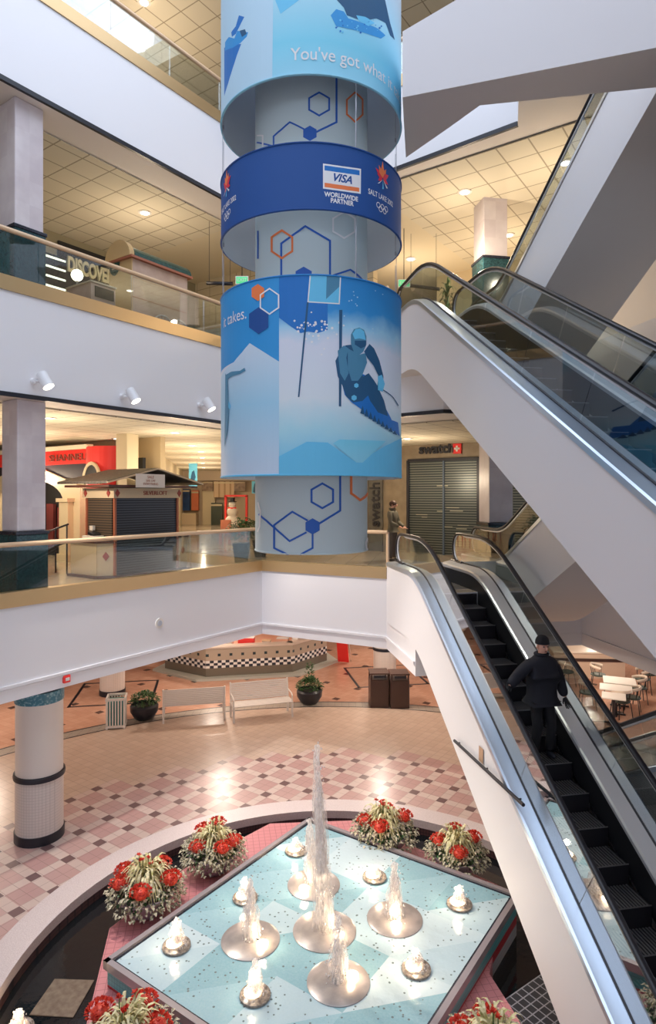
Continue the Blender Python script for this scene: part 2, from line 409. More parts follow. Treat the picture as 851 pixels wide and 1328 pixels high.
def rcol(x, y, r, label):
    t = thing('round_column', label, 'column', (x, y, 0))
    MB().cyl((0,0,0), r+.02, .16, 48).build('base_ring', black, t)
    MB().cyl((0,0,.16), r, .95, 48).build('lower_shaft', colt, t)
    m = MB(); m.lathe([(r, 1.09),(r+.03,1.10),(r+.035,1.14),(r+.03,1.18),(r,1.19)], 48); m.build('middle_ring', black, t)
    MB().cyl((0,0,1.11), r-.004, 1.34, 48).build('upper_shaft', colw, t)
    MB().cyl((0,0,2.45), r+.012, .2, 48).build('tiled_band', bluet, t)
    MB().cyl((0,0,2.65), r-.03, .15, 48).build('cap', black, t)
rcol(-5.18, 11.35, .40, 'round cream column with black rings and a blue tiled band beside the pool')
rcol(-6.65, 19.5, .37, 'round cream column behind the slatted white bin')
rcol(1.85, 20.6, .37, 'round cream column behind the two dark bins')
# ================================================================== escalators
T30 = tan(radians(30))
skirtm = mat('skirt_black', (.02,.02,.024), .3, metal=.3)
def make_escalator(rise, label, cat_loc, rz, ground=False, gl=None):
    gl = gl or glass_s
    L = rise / T30
    t = thing('escalator', label, 'escalator', cat_loc, rz)
    hw, ho, hs = .625, .81, .40           # handrail, outer edge, step half-width
    def Pr(y): return 0 if y > 0 else (-rise if y < -L else y*T30)
    def P(y, w=.45): return sum(Pr(y + w*(k/8-.5)*2) for k in range(9))/9
    ys = [1.9, 1.5, 1.1] + [.8-.2*i for i in range(9)] + [ -1.2 - (L-2.4)*i/6 for i in range(7)] + [-L+.8-.2*i for i in range(9)] + [-L-1.1,-L-1.5,-L-1.9]
    ys = sorted(set(round(y,4) for y in ys), reverse=True)
    def nrm(y): s = (P(y+.05)-P(y-.05))/.1; return Vector((-s, 1)).normalized()
    base = [(y, P(y)+.40) for y in ys]
    # side cladding and underside
    m = MB(); n = len(ys); lowz = lambda y: max(P(y)-.90, -rise+.0) if ground else P(y)-.90
    for sx in (-1, 1):
        vs = [(sx*ho, y, P(y)+.36) for y in ys] + [(sx*ho, y, lowz(y)) for y in ys]
        fs = [(i, i+1, n+i+1, n+i) for i in range(n-1)]
        m.add(vs, fs if sx > 0 else [f[::-1] for f in fs], 0)
    vs = [(-ho, y, lowz(y)) for y in ys] + [(ho, y, lowz(y)) for y in ys]
    m.add(vs, [(i, i+1, n+i+1, n+i) for i in range(n-1)], 1)
    for y, fl in ((ys[0], 1), (ys[-1], -1)):
        m.add([(-ho,y,P(y)+.36),(ho,y,P(y)+.36),(ho,y,lowz(y)),(-ho,y,lowz(y))], [(0,1,2,3)][::1], 0)
    m.build('cladding', [white, soffit], t)
    # decks
    for sx in (-1, 1):
        m = MB(); prof = [(ho+.015,.30),(ho+.015,.37),(ho-.01,.385),(hw+.012,.40)]
        k = len(prof); vs = [(sx*x, y, P(y)+z) for y in ys for x, z in prof]
        fs = [(i*k+j, i*k+j+1, (i+1)*k+j+1, (i+1)*k+j) for i in range(n-1) for j in range(k-1)]
        m.add(vs, fs if sx > 0 else [f[::-1] for f in fs]); m.build('outer_deck', steel, t)
        m = MB(); prof = [(hw-.012,.40),(hs+.03,.36),(hs+.012,.33),(hs+.012,.28)]
        k = len(prof); vs = [(sx*x, y, P(y)+z) for y in ys for x, z in prof]
        fs = [(i*k+j, i*k+j+1, (i+1)*k+j+1, (i+1)*k+j) for i in range(n-1) for j in range(k-1)]
        m.add(vs, fs if sx > 0 else [f[::-1] for f in fs]); m.build('inner_deck', steel2, t)
        m = MB(); prof = [(hs+.012,.28),(hs+.010,-.14)]; vs = [(sx*x, y, P(y)+z) for y in ys for x, z in prof]
        fs = [(i*2, i*2+1, i*2+3, i*2+2) for i in range(n-1)]; m.add(vs, fs if sx > 0 else [f[::-1] for f in fs]); m.build('skirt', skirtm, t)
        # black gasket
        m = MB(); m.tube([(sx*hw, y, P(y)+.405) for y in ys], .018, 6); m.build('gasket', rubber, t)
        # handrail with both newels
        hp = [(y + nrm(y)[0]*.60, P(y)+.40+nrm(y)[1]*.60) for y in ys if -L-1.35 < y < 1.45]
        top = hp[0]; bot = hp[-1]; R = .30
        up = [(1.45+R*sin(a), .70+R*cos(a)) for a in [radians(d) for d in range(0, 181, 20)]]
        dn = [(-L-1.45-R*sin(a), -rise+.70+R*cos(a)) for a in [radians(d) for d in range(0, 181, 20)]]
        path = [(1.25,.40)] + up[::-1] + hp + dn + [(-L-1.25,-rise+.40)]
        m = MB(); m.tube([(sx*hw, y, z) for y, z in path], .042, 10, flat=.75); hr_ = m.build('handrail', rubber, t)
        m = MB(); m.tube([(sx*hw, y, z) for y, z in [(1.3,.435)] + [(a[0]-(.045 if 1 else 0), a[1]) for a in up[::-1]] + [(a, b-.047) for a, b in hp] + [(a[0]+.045, a[1]) for a in dn] + [(-L-1.3,-rise+.435)]], .018, 6); m.build('handrail_track', steel2, hr_)
        # glass panels, joints square to the slope
        N = max(4, int((L+2.6)/1.15)); y0, y1 = 1.45, -L-1.45
        for i in range(N):
            a = y0 + (y1-y0)*i/N - .004; b = y0 + (y1-y0)*(i+1)/N + .004; q = [a + (b-a)*j/8 for j in range(9)]
            up_ = [Vector((y, P(y)+.40)) + nrm(y)*.56 for y in q]; lo_ = [Vector((y, P(y)+.40)) for y in q]
            if i == 0: up_ = [Vector((1.45+.27*sin(radians(d)), .68+.27*cos(radians(d)))) for d in range(160,-1,-20)] + up_; lo_ = [Vector((1.42,.42))]*9 + lo_
            if i == N-1:
                e = [Vector((-L-1.45-.27*sin(radians(d)), -rise+.68+.27*cos(radians(d)))) for d in range(0,161,20)]; up_ = up_ + e; lo_ = lo_ + [Vector((-L-1.42,-rise+.42))]*9
            g = MB(); c = len(up_)
            vs = [(sx*hw-.005, p.x, p.y) for p in up_] + [(sx*hw-.005, p.x, p.y) for p in lo_] + [(sx*hw+.005, p.x, p.y) for p in up_] + [(sx*hw+.005, p.x, p.y) for p in lo_]
            fs = [(j, j+1, c+j+1, c+j) for j in range(c-1)] + [(2*c+j+1, 2*c+j, 3*c+j, 3*c+j+1) for j in range(c-1)]
            g.add(vs, fs); g.build('glass_panel', gl, t)
    # steps
    me = MB(); me.box((0, 0, -.12), (.80, .40, .24), 0)
    for k in range(19): me.box((-.36+.04*k, 0, .004), (.018, .39, .008), 1)
    me.box((0, -.197, .004), (.8, .008, .012), 1)
    
    first = None
    N = int(L/.4)+1
    for i in range(N+4):
        y = .6 - .4*i
        z = P(y-.2+.0, .2)-0.0
        if first is None: first = me.build('step', [stepm, comb], t); first.location = (0, y, z)
        else:
            c = first.copy(); C.objects.link(c); c.location = (0, y, z); c.parent = t
    for y, z in ((1.4, 0), (-L-1.4, -rise)):
        MB().box((0, y, z-.03), (1.02, 1.1, .07)).build('landing_plate', comb, t)
    return t
def esc_at(tc, s, z, rise, label, flip=False, ground=False, gl=None):
    p = ts(tc, s); return make_escalator(rise, label, (p.x, p.y, z), RW + (pi if flip else 0), ground, gl)
TC = 4.37; TD = 6.27
escA = esc_at(TC, 11.1, Z2, Z2, 'long escalator coming down to the pool floor with the man in black on it', ground=True, gl=glass_e)
escB = esc_at(TC, 11.1, Z3, Z3-Z2, 'white clad escalator crossing the upper right, above the one with the man')
escC = esc_at(TD, 12.0-8.78, Z4, Z4-Z3, 'escalator seen from below at the top right, with a bare pale underside', flip=True)
escD = dup(escC, label='escalator behind, rising to the right between the two galleries beside the marble pillar')
p = ts(TD, 11.85-8.78); escD.location = (p.x, p.y, Z3)
escE = esc_at(TD, 11.15-Z2/T30, Z2, Z2, 'lowest escalator at the right edge near the white cafe tables', flip=True, ground=True)

# wall bar and plate on the near side of the escalator
tA = TC - .81 - .045
p0 = at_t(589.5, 960.5, tA); p1 = at_t(679, 1044, tA)
t = thing('wall_bar', 'dark slanted bar fixed on the white side of the lower escalator', 'bar', p0)
d = p1 - p0; mm = MB(); mm.tube([(0,0,0), tuple(d)], .022, 10); mm.build('bar', black, t)
mm = MB()
for f in (.05, .5, .93):
    q = d*f; mm.cyl(q, .012, .05, 8, axis=(W.x, W.y, 0))
mm.build('bracket', black, t)
pc = at_t(624, 979, TC-.825); o = MB().box((0,0,0), (.008,.13,.2)).build('wall_plate', mat('brass_plate', (.62,.42,.28), .4, metal=.4)); o.location = pc; o.rotation_euler = (radians(-0),0,RW)
tag(o, 'small tan plate on the white escalator side, just above the dark bar', 'plate')

# ================================================================== hanging advertising column
HC = V2((404-CX)/FPX*8.4, 8.4); RO = 1.185; RI = .742
def cyl_hit(px, py, R):        # angle and height where the line of sight meets the hanging cylinder
    dx = (px-CX)/FPX; dy = 1.0; a = dx*dx+1; b = -2*(dx*HC.x + HC.y); c = HC.x**2+HC.y**2-R*R; D = b*b-4*a*c
    k = (-b - sqrt(max(D, 0)))/(2*a)
    if D < 0:
        k = -b/(2*a)
    x, y = dx*k-HC.x, k-HC.y
    return atan2(x, -y), E + (HY-py)/FPX*k      # angle 0 faces the viewer side, positive to the right
ZLIM = [-9, 99]
def wrap(mb, tris, R, off, mi):
    """tris: triangles of (theta, z); cut into strips of 4 degrees and laid on the cylinder"""
    st = radians(4); RR = R + off
    for tr in tris:
        lo = min(p[0] for p in tr); hi = max(p[0] for p in tr); k = math.floor(lo/st)
        while k*st < hi:
            poly = list(tr)
            for bound, sg in ((k*st, 1), ((k+1)*st, -1)):
                out = []
                for i in range(len(poly)):
                    p, q = poly[i], poly[(i+1) % len(poly)]; dp = (p[0]-bound)*sg; dq = (q[0]-bound)*sg
                    if dp >= 0: out.append(p)
                    if (dp > 0 and dq < 0) or (dp < 0 and dq > 0):
                        f = dp/(dp-dq); out.append((p[0]+(q[0]-p[0])*f, p[1]+(q[1]-p[1])*f))
                poly = out
                if len(poly) < 3: break
            for bound, sg in ((ZLIM[0], 1), (ZLIM[1], -1)):
                out = []
                for i in range(len(poly)):
                    p, q = poly[i], poly[(i+1) % len(poly)]; dp = (p[1]-bound)*sg; dq = (q[1]-bound)*sg
                    if dp >= 0: out.append(p)
                    if (dp > 0 and dq < 0) or (dp < 0 and dq > 0):
                        f = dp/(dp-dq); out.append((p[0]+(q[0]-p[0])*f, p[1]+(q[1]-p[1])*f))
                poly = out
                if len(poly) < 3: break
            mid_ = (k+.5)*st; ch_ = cos(st/2)
            if len(poly) >= 3: mb.add([(RR*ch_/cos(a-mid_)*sin(a), -RR*ch_/cos(a-mid_)*cos(a), z) for a, z in poly], [tuple(range(len(poly)))], mi)
            k += 1
def poly_tris(pts):
    v = [Vector((p[0], p[1], 0)) for p in pts]; out = []
    for t in tessellate_polygon([v]):
        a, b, c = t
        cr = (v[b]-v[a]).cross(v[c]-v[a]).z
        if cr < 0: a, c = c, a
        out.append([tuple(v[i][:2]) for i in (a, b, c)])
    return out
class Wrap:
    def __init__(s, R): s.R = R; s.mb = MB(); s.lv = 0; s.mats = []; s.z0 = 0
    def mi(s, m):
        if m not in s.mats: s.mats.append(m)
        return s.mats.index(m)
    def dn(s, pts, n=1):       # subdivide pixel outlines so straight print edges stay put
        out = []
        for i in range(len(pts)):
            p, q = pts[i], pts[(i+1) % len(pts)]; k = max(1, int(math.hypot(q[0]-p[0], q[1]-p[1])/12))
            out += [(p[0]+(q[0]-p[0])*j/k, p[1]+(q[1]-p[1])*j/k) for j in range(k)]
        return out
    def poly(s, pts, m):
        s.lv += 1; q = [cyl_hit(x, y, s.R) for x, y in s.dn(pts)]
        wrap(s.mb, poly_tris([(a, z-s.z0) for a, z in q]), s.R, .0010+.00013*s.lv, s.mi(m))
    def line(s, pts, wpx, m, closed=False):
        n = len(pts); segs = n if closed else n-1
        for i in range(segs):
            p = Vector(pts[i]); q = Vector(pts[(i+1) % n]); d = (q-p).normalized(); nn = Vector((-d.y, d.x))*wpx/2; e = d*wpx*.35
            s.poly([tuple(p-e+nn), tuple(q+e+nn), tuple(q+e-nn), tuple(p-e-nn)], m)
    def hexa(s, cx, cy, r, m, outline=0, sx=1.0, rot=0):
        pts = [(cx + sx*r*sin(radians(60*k+rot)), cy - r*cos(radians(60*k+rot))) for k in range(6)]
        s.line(pts, outline, m, True) if outline else s.poly(pts, m)
    def text(s, txt, th, z, h, m, align='CENTER', shear=0, squeeze=1.0, bold=0):
        cu = bpy.data.curves.new('t', 'FONT'); cu.body = txt; cu.align_x = align; cu.align_y = 'CENTER'; cu.size = 1; cu.offset = bold; cu.shear = shear
        ob = bpy.data.objects.new('t', cu); me = bpy.data.meshes.new_from_object(ob); me.calc_loop_triangles(); s.lv += 1
        tr = [[(th + me.vertices[i].co.x*h*squeeze/s.R, z-s.z0 + me.vertices[i].co.y*h) for i in lt.vertices] for lt in me.loop_triangles]
        wrap(s.mb, tr, s.R, .0010+.00013*s.lv, s.mi(m)); bpy.data.objects.remove(ob); bpy.data.meshes.remove(me)
def pr(name, c, r=.55): return mat('print_'+name, c, r)
def s2l(r, g, b):
    c = [((v/255)/12.92 if v/255 <= .04045 else ((v/255+.055)/1.055)**2.4) for v in (r, g, b)]; k = min(1.5, .92/max(c)); return tuple(v*k for v in c)
navy = pr('navy', s2l(16,64,128)); pwhite = pr('white', (.86,.87,.90)); porange = pr('orange', s2l(235,125,70)); pred = pr('red', s2l(190,40,60))
pdeep = pr('deep_blue', s2l(18,98,170)); pmid = pr('mid_blue', s2l(38,128,188)); plight = pr('light_blue', s2l(140,205,235)); ppale = pr('pale_blue', s2l(180,214,235))
psky = pr('sky_blue', s2l(96,184,224)); pfig = pr('figure_blue', s2l(24,72,108)); pfig2 = pr('figure_light', s2l(62,116,146)); pink = pr('ink_line', s2l(28,80,160))
snow = mat('print_snow', (.7,.8,.9), .55)
def fsnow():
    m = snow; v = coords(m); sp = nd(m, 'ShaderNodeSeparateXYZ'); lk(m, v, sp.inputs[0]); n = nd(m, 'ShaderNodeTexNoise'); n.inputs['Scale'].default_value = 3.5; n.inputs['Detail'].default_value = 8; lk(m, v, n.inputs[0])
    z = mth(m, 'ADD', mth(m, 'DIVIDE', sp.outputs[2], 2.45), mth(m, 'MULTIPLY', mth(m, 'SUBTRACT', n.outputs[0], .5), .10))
    col = ramp(m, z, [(0, s2l(96,190,232)), (.22, s2l(175,226,244)), (.36, s2l(226,240,250)), (.62, s2l(214,222,238)), (.70, s2l(150,200,228)), (.78, s2l(40,126,186)), (1, s2l(24,108,172))])
    lk(m, col, bsdf(m).inputs['Base Color'])
fsnow()
icef = mat('print_ice', (.6,.8,.9), .55)
def fice():
    m = icef; v = coords(m); sp = nd(m, 'ShaderNodeSeparateXYZ'); lk(m, v, sp.inputs[0])
    lk(m, ramp(m, mth(m, 'DIVIDE', sp.outputs[2], 1.6), [(0, s2l(150,214,240)), (.25, s2l(120,204,232)), (.6, s2l(165,214,235)), (1, s2l(210,226,242))]), bsdf(m).inputs['Base Color'])
fice()
leftice = mat('print_left_ice', (.6,.8,.9), .55)
def flice():
    m = leftice; v = coords(m); sp = nd(m, 'ShaderNodeSeparateXYZ'); lk(m, v, sp.inputs[0])
    lk(m, ramp(m, mth(m, 'DIVIDE', sp.outputs[2], 1.7), [(0, s2l(190,208,228)), (.5, s2l(150,196,222)), (1, s2l(196,206,220))]), bsdf(m).inputs['Base Color'])
flice()
lining = mat('banner_lining', (.74,.78,.86), .6)
canvas = mat('grey_canvas', s2l(168,182,186), .7, bump=(300,.1,.002))
cable = mat('steel_cable', (.5,.5,.55), .3, metal=.8)
def drum(R, z0, z1, name, label, cat, outm, W_, open_=True):
    t = thing(name, label, cat, (HC.x, HC.y, z0))
    n = 90; m = MB(); vs = []
    for r, z in ((R, 0), (R, z1-z0), (R-.012, z1-z0), (R-.012, 0)):
        vs += [(r*sin(2*pi*k/n), -r*cos(2*pi*k/n), z) for k in range(n)]
    q = lambda a, b: [(a*n+k, a*n+(k+1)%n, b*n+(k+1)%n, b*n+k) for k in range(n)]
    m.add(vs, q(0,1), 0, True); m.add(vs, q(2,3), 1, True); m.add(vs, q(1,2)+q(3,0), 0); fb_ = m.build('fabric', [outm, lining if open_ else outm], t)
    W_.mb.build('printed_artwork', W_.mats, fb_)
    for z in (.012, z1-z0-.012):
        m = MB(); m.tube([((R+.001)*sin(2*pi*k/n), -(R+.001)*cos(2*pi*k/n), z) for k in range(n)], .011, 6, closed=True); m.build('hoop', outm if open_ else canvas, t)
    if open_:
        m = MB()
        for d in (-85, 28, 100): 
            a = radians(d); m.tube([((R-.03)*sin(a), -(R-.03)*cos(a), 0), ((R-.03)*sin(a), -(R-.03)*cos(a), z1-z0+.6)], .004, 5); m.box(((R-.03)*sin(a), -(R-.03)*cos(a), .03), (.02,.02,.05))
        m.build('cable', cable, t)
    return t
dl = lambda py, dist=8.4-RO: E + (HY-py)/FPX*dist
# --- inner printed column
zi0, zi1 = dl(720, 8.4-RI), E+8.6
w = Wrap(RI); w.z0 = zi0; ZLIM[:] = [0, zi1-zi0]
L = w.line
w.hexa(414,135,15,pink,2.4); w.hexa(402,173,10,pink); L([(436.5,60),(436.5,158.6),(411,171)],2.6,pink); L([(355,200),(355,177),(376,158.6),(395,168)],2.2,pink); L([(334,185),(355,190)],2.2,pink)
w.hexa(460,139,19,porange,2.2,sx=.62); L([(341,190),(341,176),(334,176)],2,pwhite)
L([(365,358),(365,316),(396,293.5),(428,312.5),(428,356)],2.6,pink); w.hexa(446,292,17,pwhite,2.2,sx=.95); w.hexa(366,317,18,porange,2.6,sx=.85); w.hexa(394,358,12,pink); L([(430,358),(454,350),(470,364)],2.4,pink)
L([(335,300),(335,335)],2,pink)
w.hexa(418,643,16,pink,2.6); w.hexa(405.5,682.6,10.5,pink); L([(441,600),(441,662),(414,679)],2.6,pink)
L([(379.5,663.6),(356,681),(356,710.6),(374,719)],2.4,pink); L([(405.5,692),(405.5,710.6),(390,719)],2.4,pink); L([(379.5,663.6),(398.5,674.7)],2.4,pink)
L([(337,667),(376,701.7),(397,690.6)],2.4,pink); L([(335.5,652),(338.5,663),(337.5,683),(335,689)],1.8,pwhite); L([(475,712),(473.5,704),(476,698),(478,708)],1.8,pwhite)
L([(455,612),(455,640),(466,648.5),(476,640)],3,porange)
inner = drum(RI, zi0, zi1, 'printed_column', 'slim grey fabric column printed with blue hexagon outlines, inside the wide banners', 'banner column', canvas, w, open_=False)
# --- lower wide banner
z0, z1 = dl(617), dl(355)
w = Wrap(RO); w.z0 = z0; ZLIM[:] = [.004, z1-z0-.004]; L = w.line
w.poly([(280,340),(362,340),(362,469),(324,445),(303,470),(285,485)], pmid)
w.poly([(280,492),(303,470),(324,445),(362,469),(362,625),(280,625)], leftice)
w.poly([(362,345),(402,345),(402,392),(425,392),(425,428),(412,432),(400,430),(390,432),(378,424),(362,412)], pdeep)
w.poly([(402,350),(442,350),(441,393),(399,391.5)], psky); w.poly([(424,350),(441,350),(440,372),(423,388)], pfig2); L([(403,352),(399.5,391.5),(440,394),(442,352)],1.5,pwhite)
rs = random.Random(3)
for k in range(46):
    x = rs.gauss(412, 16); y = rs.gauss(427, 10); w.lv -= 1; w.hexa(x, y, rs.uniform(.6, 1.9), pwhite)
for k in range(14): w.hexa(rs.uniform(445,505), rs.uniform(370,440), rs.uniform(.5,1.1), ppale)
w.poly([(398,392),(400.5,392),(388.5,515),(386.5,515)], pfig)
w.poly([(440,402),(444,402),(442.5,527),(439.5,527)], pfig)
# skier: legs, body, arms, head
w.poly([(443,495),(450,487),(468,484),(480,490),(492,512),(499,528),(508,545),(516,548),(518,566),(508,558),(497,552),(485,545),(474,538),(470,532),(456,522),(447,512)], pdeep)
w.poly([(442,455),(448,448),(456,447),(468,462),(470,486),(474,498),(478,512),(470,520),(458,522),(449,514),(444,500),(438,488),(435,468)], pfig)
w.poly([(451,452),(466,460),(474,458),(476,470),(470,486),(464,494),(456,494),(451,478)], pfig2)
w.poly([(468,490),(478,484),(488,498),(498,520),(503,540),(490,535),(480,520)], pfig)
w.poly([(472,456),(479,446),(485,452),(492,468),(497,488),(497,502),(492,507),(489,500),(491,488),(484,474),(476,464)], pfig)
w.poly([(490,488),(495,486),(499,498),(496,508),(490,506)], psky)
w.poly([(438,455),(446,448),(452,452),(449,464),(452,484),(447,494),(441,484)], pfig2)
w.poly([(455,434),(459,427),(466,425),(472,428),(475,436),(475,447),(471,456),(465,461),(459,457),(455,446)], pfig2)
w.poly([(457,433),(461,427),(467,426),(472,430),(474,441),(466,439),(460,440)], psky)
w.poly([(460,442),(475,442),(474,449),(468,452),(460,447)], pfig)
w.hexa(462,500,3.2,psky); w.hexa(459,516,3.8,psky)
L([(497,506),(508,514),(516,526)],1.2,pfig)
for k in range(9): x = 470+k*5.2; w.poly([(x-3,536+k*3.3),(x,526+k*4),(x+3,538+k*3.3)], pfig)
w.poly([(362,592),(398,573),(425,574),(462,600),(500,578),(524,566),(524,625),(362,625)], psky)
w.poly([(432,575),(440,570),(500,572),(470,600),(462,600)], icef)
# hexagons, words and the jumper at the left edge
w.hexa(336,416,17.5,navy,sx=.82); w.hexa(335,379.5,11,porange,sx=.85); w.hexa(350,391,16.5,pwhite,1.8,sx=.82)
a, z = cyl_hit(305.5, 411, RO); w.text('it takes.', a-.05, z, .20, pwhite, squeeze=.9)
w.poly([(293,487),(301,482),(312,481),(318,477),(319,481),(312,485),(302,488),(296,492),(293,500)], pfig2); w.poly([(293,484),(296,490),(297,520),(298,530),(296,560),(292,580)], pfig2)
w.poly([(297,520),(300,526),(299,532),(297,528)], psky)
lower = drum(RO, z0, z1, 'hanging_banner', 'lowest wide drum banner printed with a blue downhill skier', 'banner', snow, w)
# --- dark blue ring
z0, z1 = dl(272), dl(183)
w = Wrap(RO); w.z0 = z0; ZLIM[:] = [.004, z1-z0-.004]; L = w.line
def card(): 
    w.poly([(419,212),(468.3,219),(468,251.5),(419,244.6)], pwhite); w.poly([(421,214.5),(466.5,221),(466.5,227.5),(421,221)], pdeep); w.poly([(421,237),(466,243.6),(466,249),(421,242.6)], porange)
card(); a, z = cyl_hit(443.5, 231.8, RO); w.text('VISA', a, z, .125, navy, shear=.35, bold=.03, squeeze=1.0)
a, z = cyl_hit(443.5, 254, RO); w.text('WORLDWIDE', a, z-.005, .075, pwhite, bold=.03, squeeze=.88); a, z = cyl_hit(444, 262, RO); w.text('PARTNER', a, z, .075, pwhite, bold=.03, squeeze=.88)
def star(th0, zc, k=1.0):
    w.lv += 1
    for d, ln, wd, mm_ in ((0,.20,.032,porange),(28,.15,.034,porange),(-28,.15,.034,porange),(-58,.15,.034,pred),(58,.15,.034,pred),(-80,.10,.03,pred),(112,.12,.03,pred),(-125,.10,.03,pred)):
        a = radians(d); ux, uy = sin(a), cos(a); vx, vy = cos(a), -sin(a)
        pts = [(0,0),(ln*.45*ux+wd*vx, ln*.45*uy+wd*vy),(ln*ux,ln*uy),(ln*.45*ux-wd*vx, ln*.45*uy-wd*vy)]
        wrap(w.mb, poly_tris([(th0+x/RO, zc-z0+y) for x, y in pts]), RO, .012+.001*(abs(d)/30), w.mi(mm_)) if False else wrap(w.mb, poly_tris([(th0+x/RO, zc-z0+y) for x, y in pts]), RO, .003+.0008*(d+130)/40, w.mi(mm_))
    for sg in (0, 50, -50):
        a = radians(180+sg); pts = [(0,-.02),(.11*sin(a)+.015,.11*cos(a)-.02),(.11*sin(a)-.015,.11*cos(a)-.03)]
        wrap(w.mb, poly_tris([(th0+x/RO, zc-z0+y) for x, y in pts]), RO, .011, w.mi(pwhite if sg else psky))
def ring(th0, zc, r):
    for k, (dx, dy) in enumerate(((-2.1,0),(0,0),(2.1,0),(-1.05,-1),(1.05,-1))):
        pts = [(dx*r + r*c*cos(2*pi*i/20), dy*r + r*c*sin(2*pi*i/20)) for c in (1,) for i in range(20)]
        inn = [(dx*r + .74*r*cos(2*pi*i/20), dy*r + .74*r*sin(2*pi*i/20)) for i in range(20)]
        for i in range(20):
            j = (i+1) % 20; q = [pts[i], pts[j], inn[j], inn[i]]
            wrap(w.mb, poly_tris([(th0+x/RO, zc-z0+y) for x, y in q]), RO, .003+.0007*k, w.mi(pwhite))
for (sx, sy), (tx, ty), (rx, ry) in (((496,231),(494,262),(497,271)), ((294.5,241),(296,266),(292.5,285))):
    a, z = cyl_hit(sx, sy, RO); star(a, z, 1)
    a2, zt_ = cyl_hit(tx, ty, RO); zz = z - .235; w.text('SALT LAKE 2002', a, zz, .088, pwhite, bold=.015, squeeze=.78); ring(a, zz-.115, .036)
ringb = drum(RO, z0, z1, 'hanging_ring_banner', 'dark blue ring banner with sponsor card and emblems, between the two wide banners', 'banner', mat('ring_navy_fabric', s2l(14,64,128), .6, bump=(250,.15,.002)), w)
# --- top wide banner
z0, z1 = dl(97), E+8.4
w = Wrap(RO); w.z0 = z0; ZLIM[:] = [.004, z1-z0-.004]; L = w.line
w.poly([(280,-160),(356,-160),(353,120),(345,125),(280,180)], ppale)
w.poly([(357,0),(364,18),(395,-5),(430,-60),(430,-120),(357,-120)], psky)
w.poly([(291,62),(313,57),(308,70),(300,95),(291,125)], pdeep)
w.poly([(292,55),(297,48),(304,50),(308,40),(322,42),(320,48),(312,56),(302,62),(292,66)], pmid); w.poly([(306,34),(310,20),(317,22),(306,44),(301,48),(300,42)], pdeep); w.poly([(311,40),(318,38),(320,44),(314,48)], pfig)
w.poly([(437,0),(440,-40),(474,-60),(495,-20),(506,30),(512,52),(506,46),(500,30),(488,24),(470,28),(450,20),(446,10)], pfig)
w.poly([(429,20),(436,12),(446,15),(452,24),(470,30),(488,36),(500,46),(494,50),(470,42),(450,37),(436,34)], pmid)
w.poly([(462,20),(474,22),(486,30),(478,34),(466,28)], psky)
for k in range(24): w.hexa(rs.uniform(434,496), 29+rs.uniform(-6,6)+rs.uniform(0,10), rs.uniform(.6,1.6), rs.choice([psky, pdeep]))
a, z = cyl_hit(377, 72, RO); w.text('You\'ve got what it takes.', a, z, .205, pwhite, align='LEFT', squeeze=.92, bold=.004)
upper = drum(RO, z0, z1, 'hanging_banner', 'topmost wide drum banner, pale blue with a line of white words', 'banner', icef, w)
# cables carrying the ring and the lower banner
t = thing('suspension_cables', 'thin steel cables running down between the banner drums', 'cable', (HC.x, HC.y, E))
for d in (-85, 28, 100):
    a = radians(d); r = RO+.0; m = MB(); m.tube([(r*.985*sin(a), -r*.985*cos(a), dl(355)-E), (r*.985*sin(a), -r*.985*cos(a), dl(272)-E)], .004, 5)
    m.tube([(r*.985*sin(a), -r*.985*cos(a), dl(183)-E), (r*.985*sin(a), -r*.985*cos(a), dl(97)-E)], .004, 5); m.build('cable', cable, t)
# ================================================================== pool and fountain
zf = .60
m = MB(); n = 96; a0 = circ(4.04); a1 = circ(4.49)
vs = [(p.x,p.y,.12) for p in a0] + [(p.x,p.y,.12) for p in a1] + [(p.x,p.y,0) for p in a1] + [(p.x,p.y,-.02) for p in a0] + [(p.x,p.y,-.36) for p in a0]
q = lambda i, j: [(i*n+k, j*n+k, j*n+(k+1)%n, i*n+(k+1)%n) for k in range(n)]
m.add(vs, q(0,1), 0); m.add(vs, q(1,2), 0); m.add(vs, q(3,0), 0); m.add(vs, q(4,3), 1)
bot = circ(4.3); m.add([(p.x,p.y,-.36) for p in circ(4.06)], [tuple(range(n))], 2)
tag(m.build('pool_basin', [pink_gr, mosaic, dgranite]), 'round pool basin with a wide pale granite rim around the fountain', 'pool')
waterd = mat('pool_water', (.006,.008,.010), .04, spec=.6, bump=(9,.12,.02))
MB().prism(circ(4.035), -.16, -.14).build('pool_water', waterd, label='dark still water filling the round pool', category='water')
T_, R_, L_ = at(408,1062,zf), at(673,1161,zf), at(128,1242,zf)
v2 = lambda p: V2(p.x, p.y)
am = (v2(T_).dot(A)+v2(R_).dot(A))/2; bm_ = (v2(T_).dot(B)+v2(L_).dot(B))/2; bx = v2(R_).dot(B); an = v2(L_).dot(A)
fc = ab((am+an)/2, (bm_+bx)/2); fa = (am-an); fb = (bx-bm_)
aqua = mat('fountain_mosaic', (.3,.6,.65), .12, spec=.7)
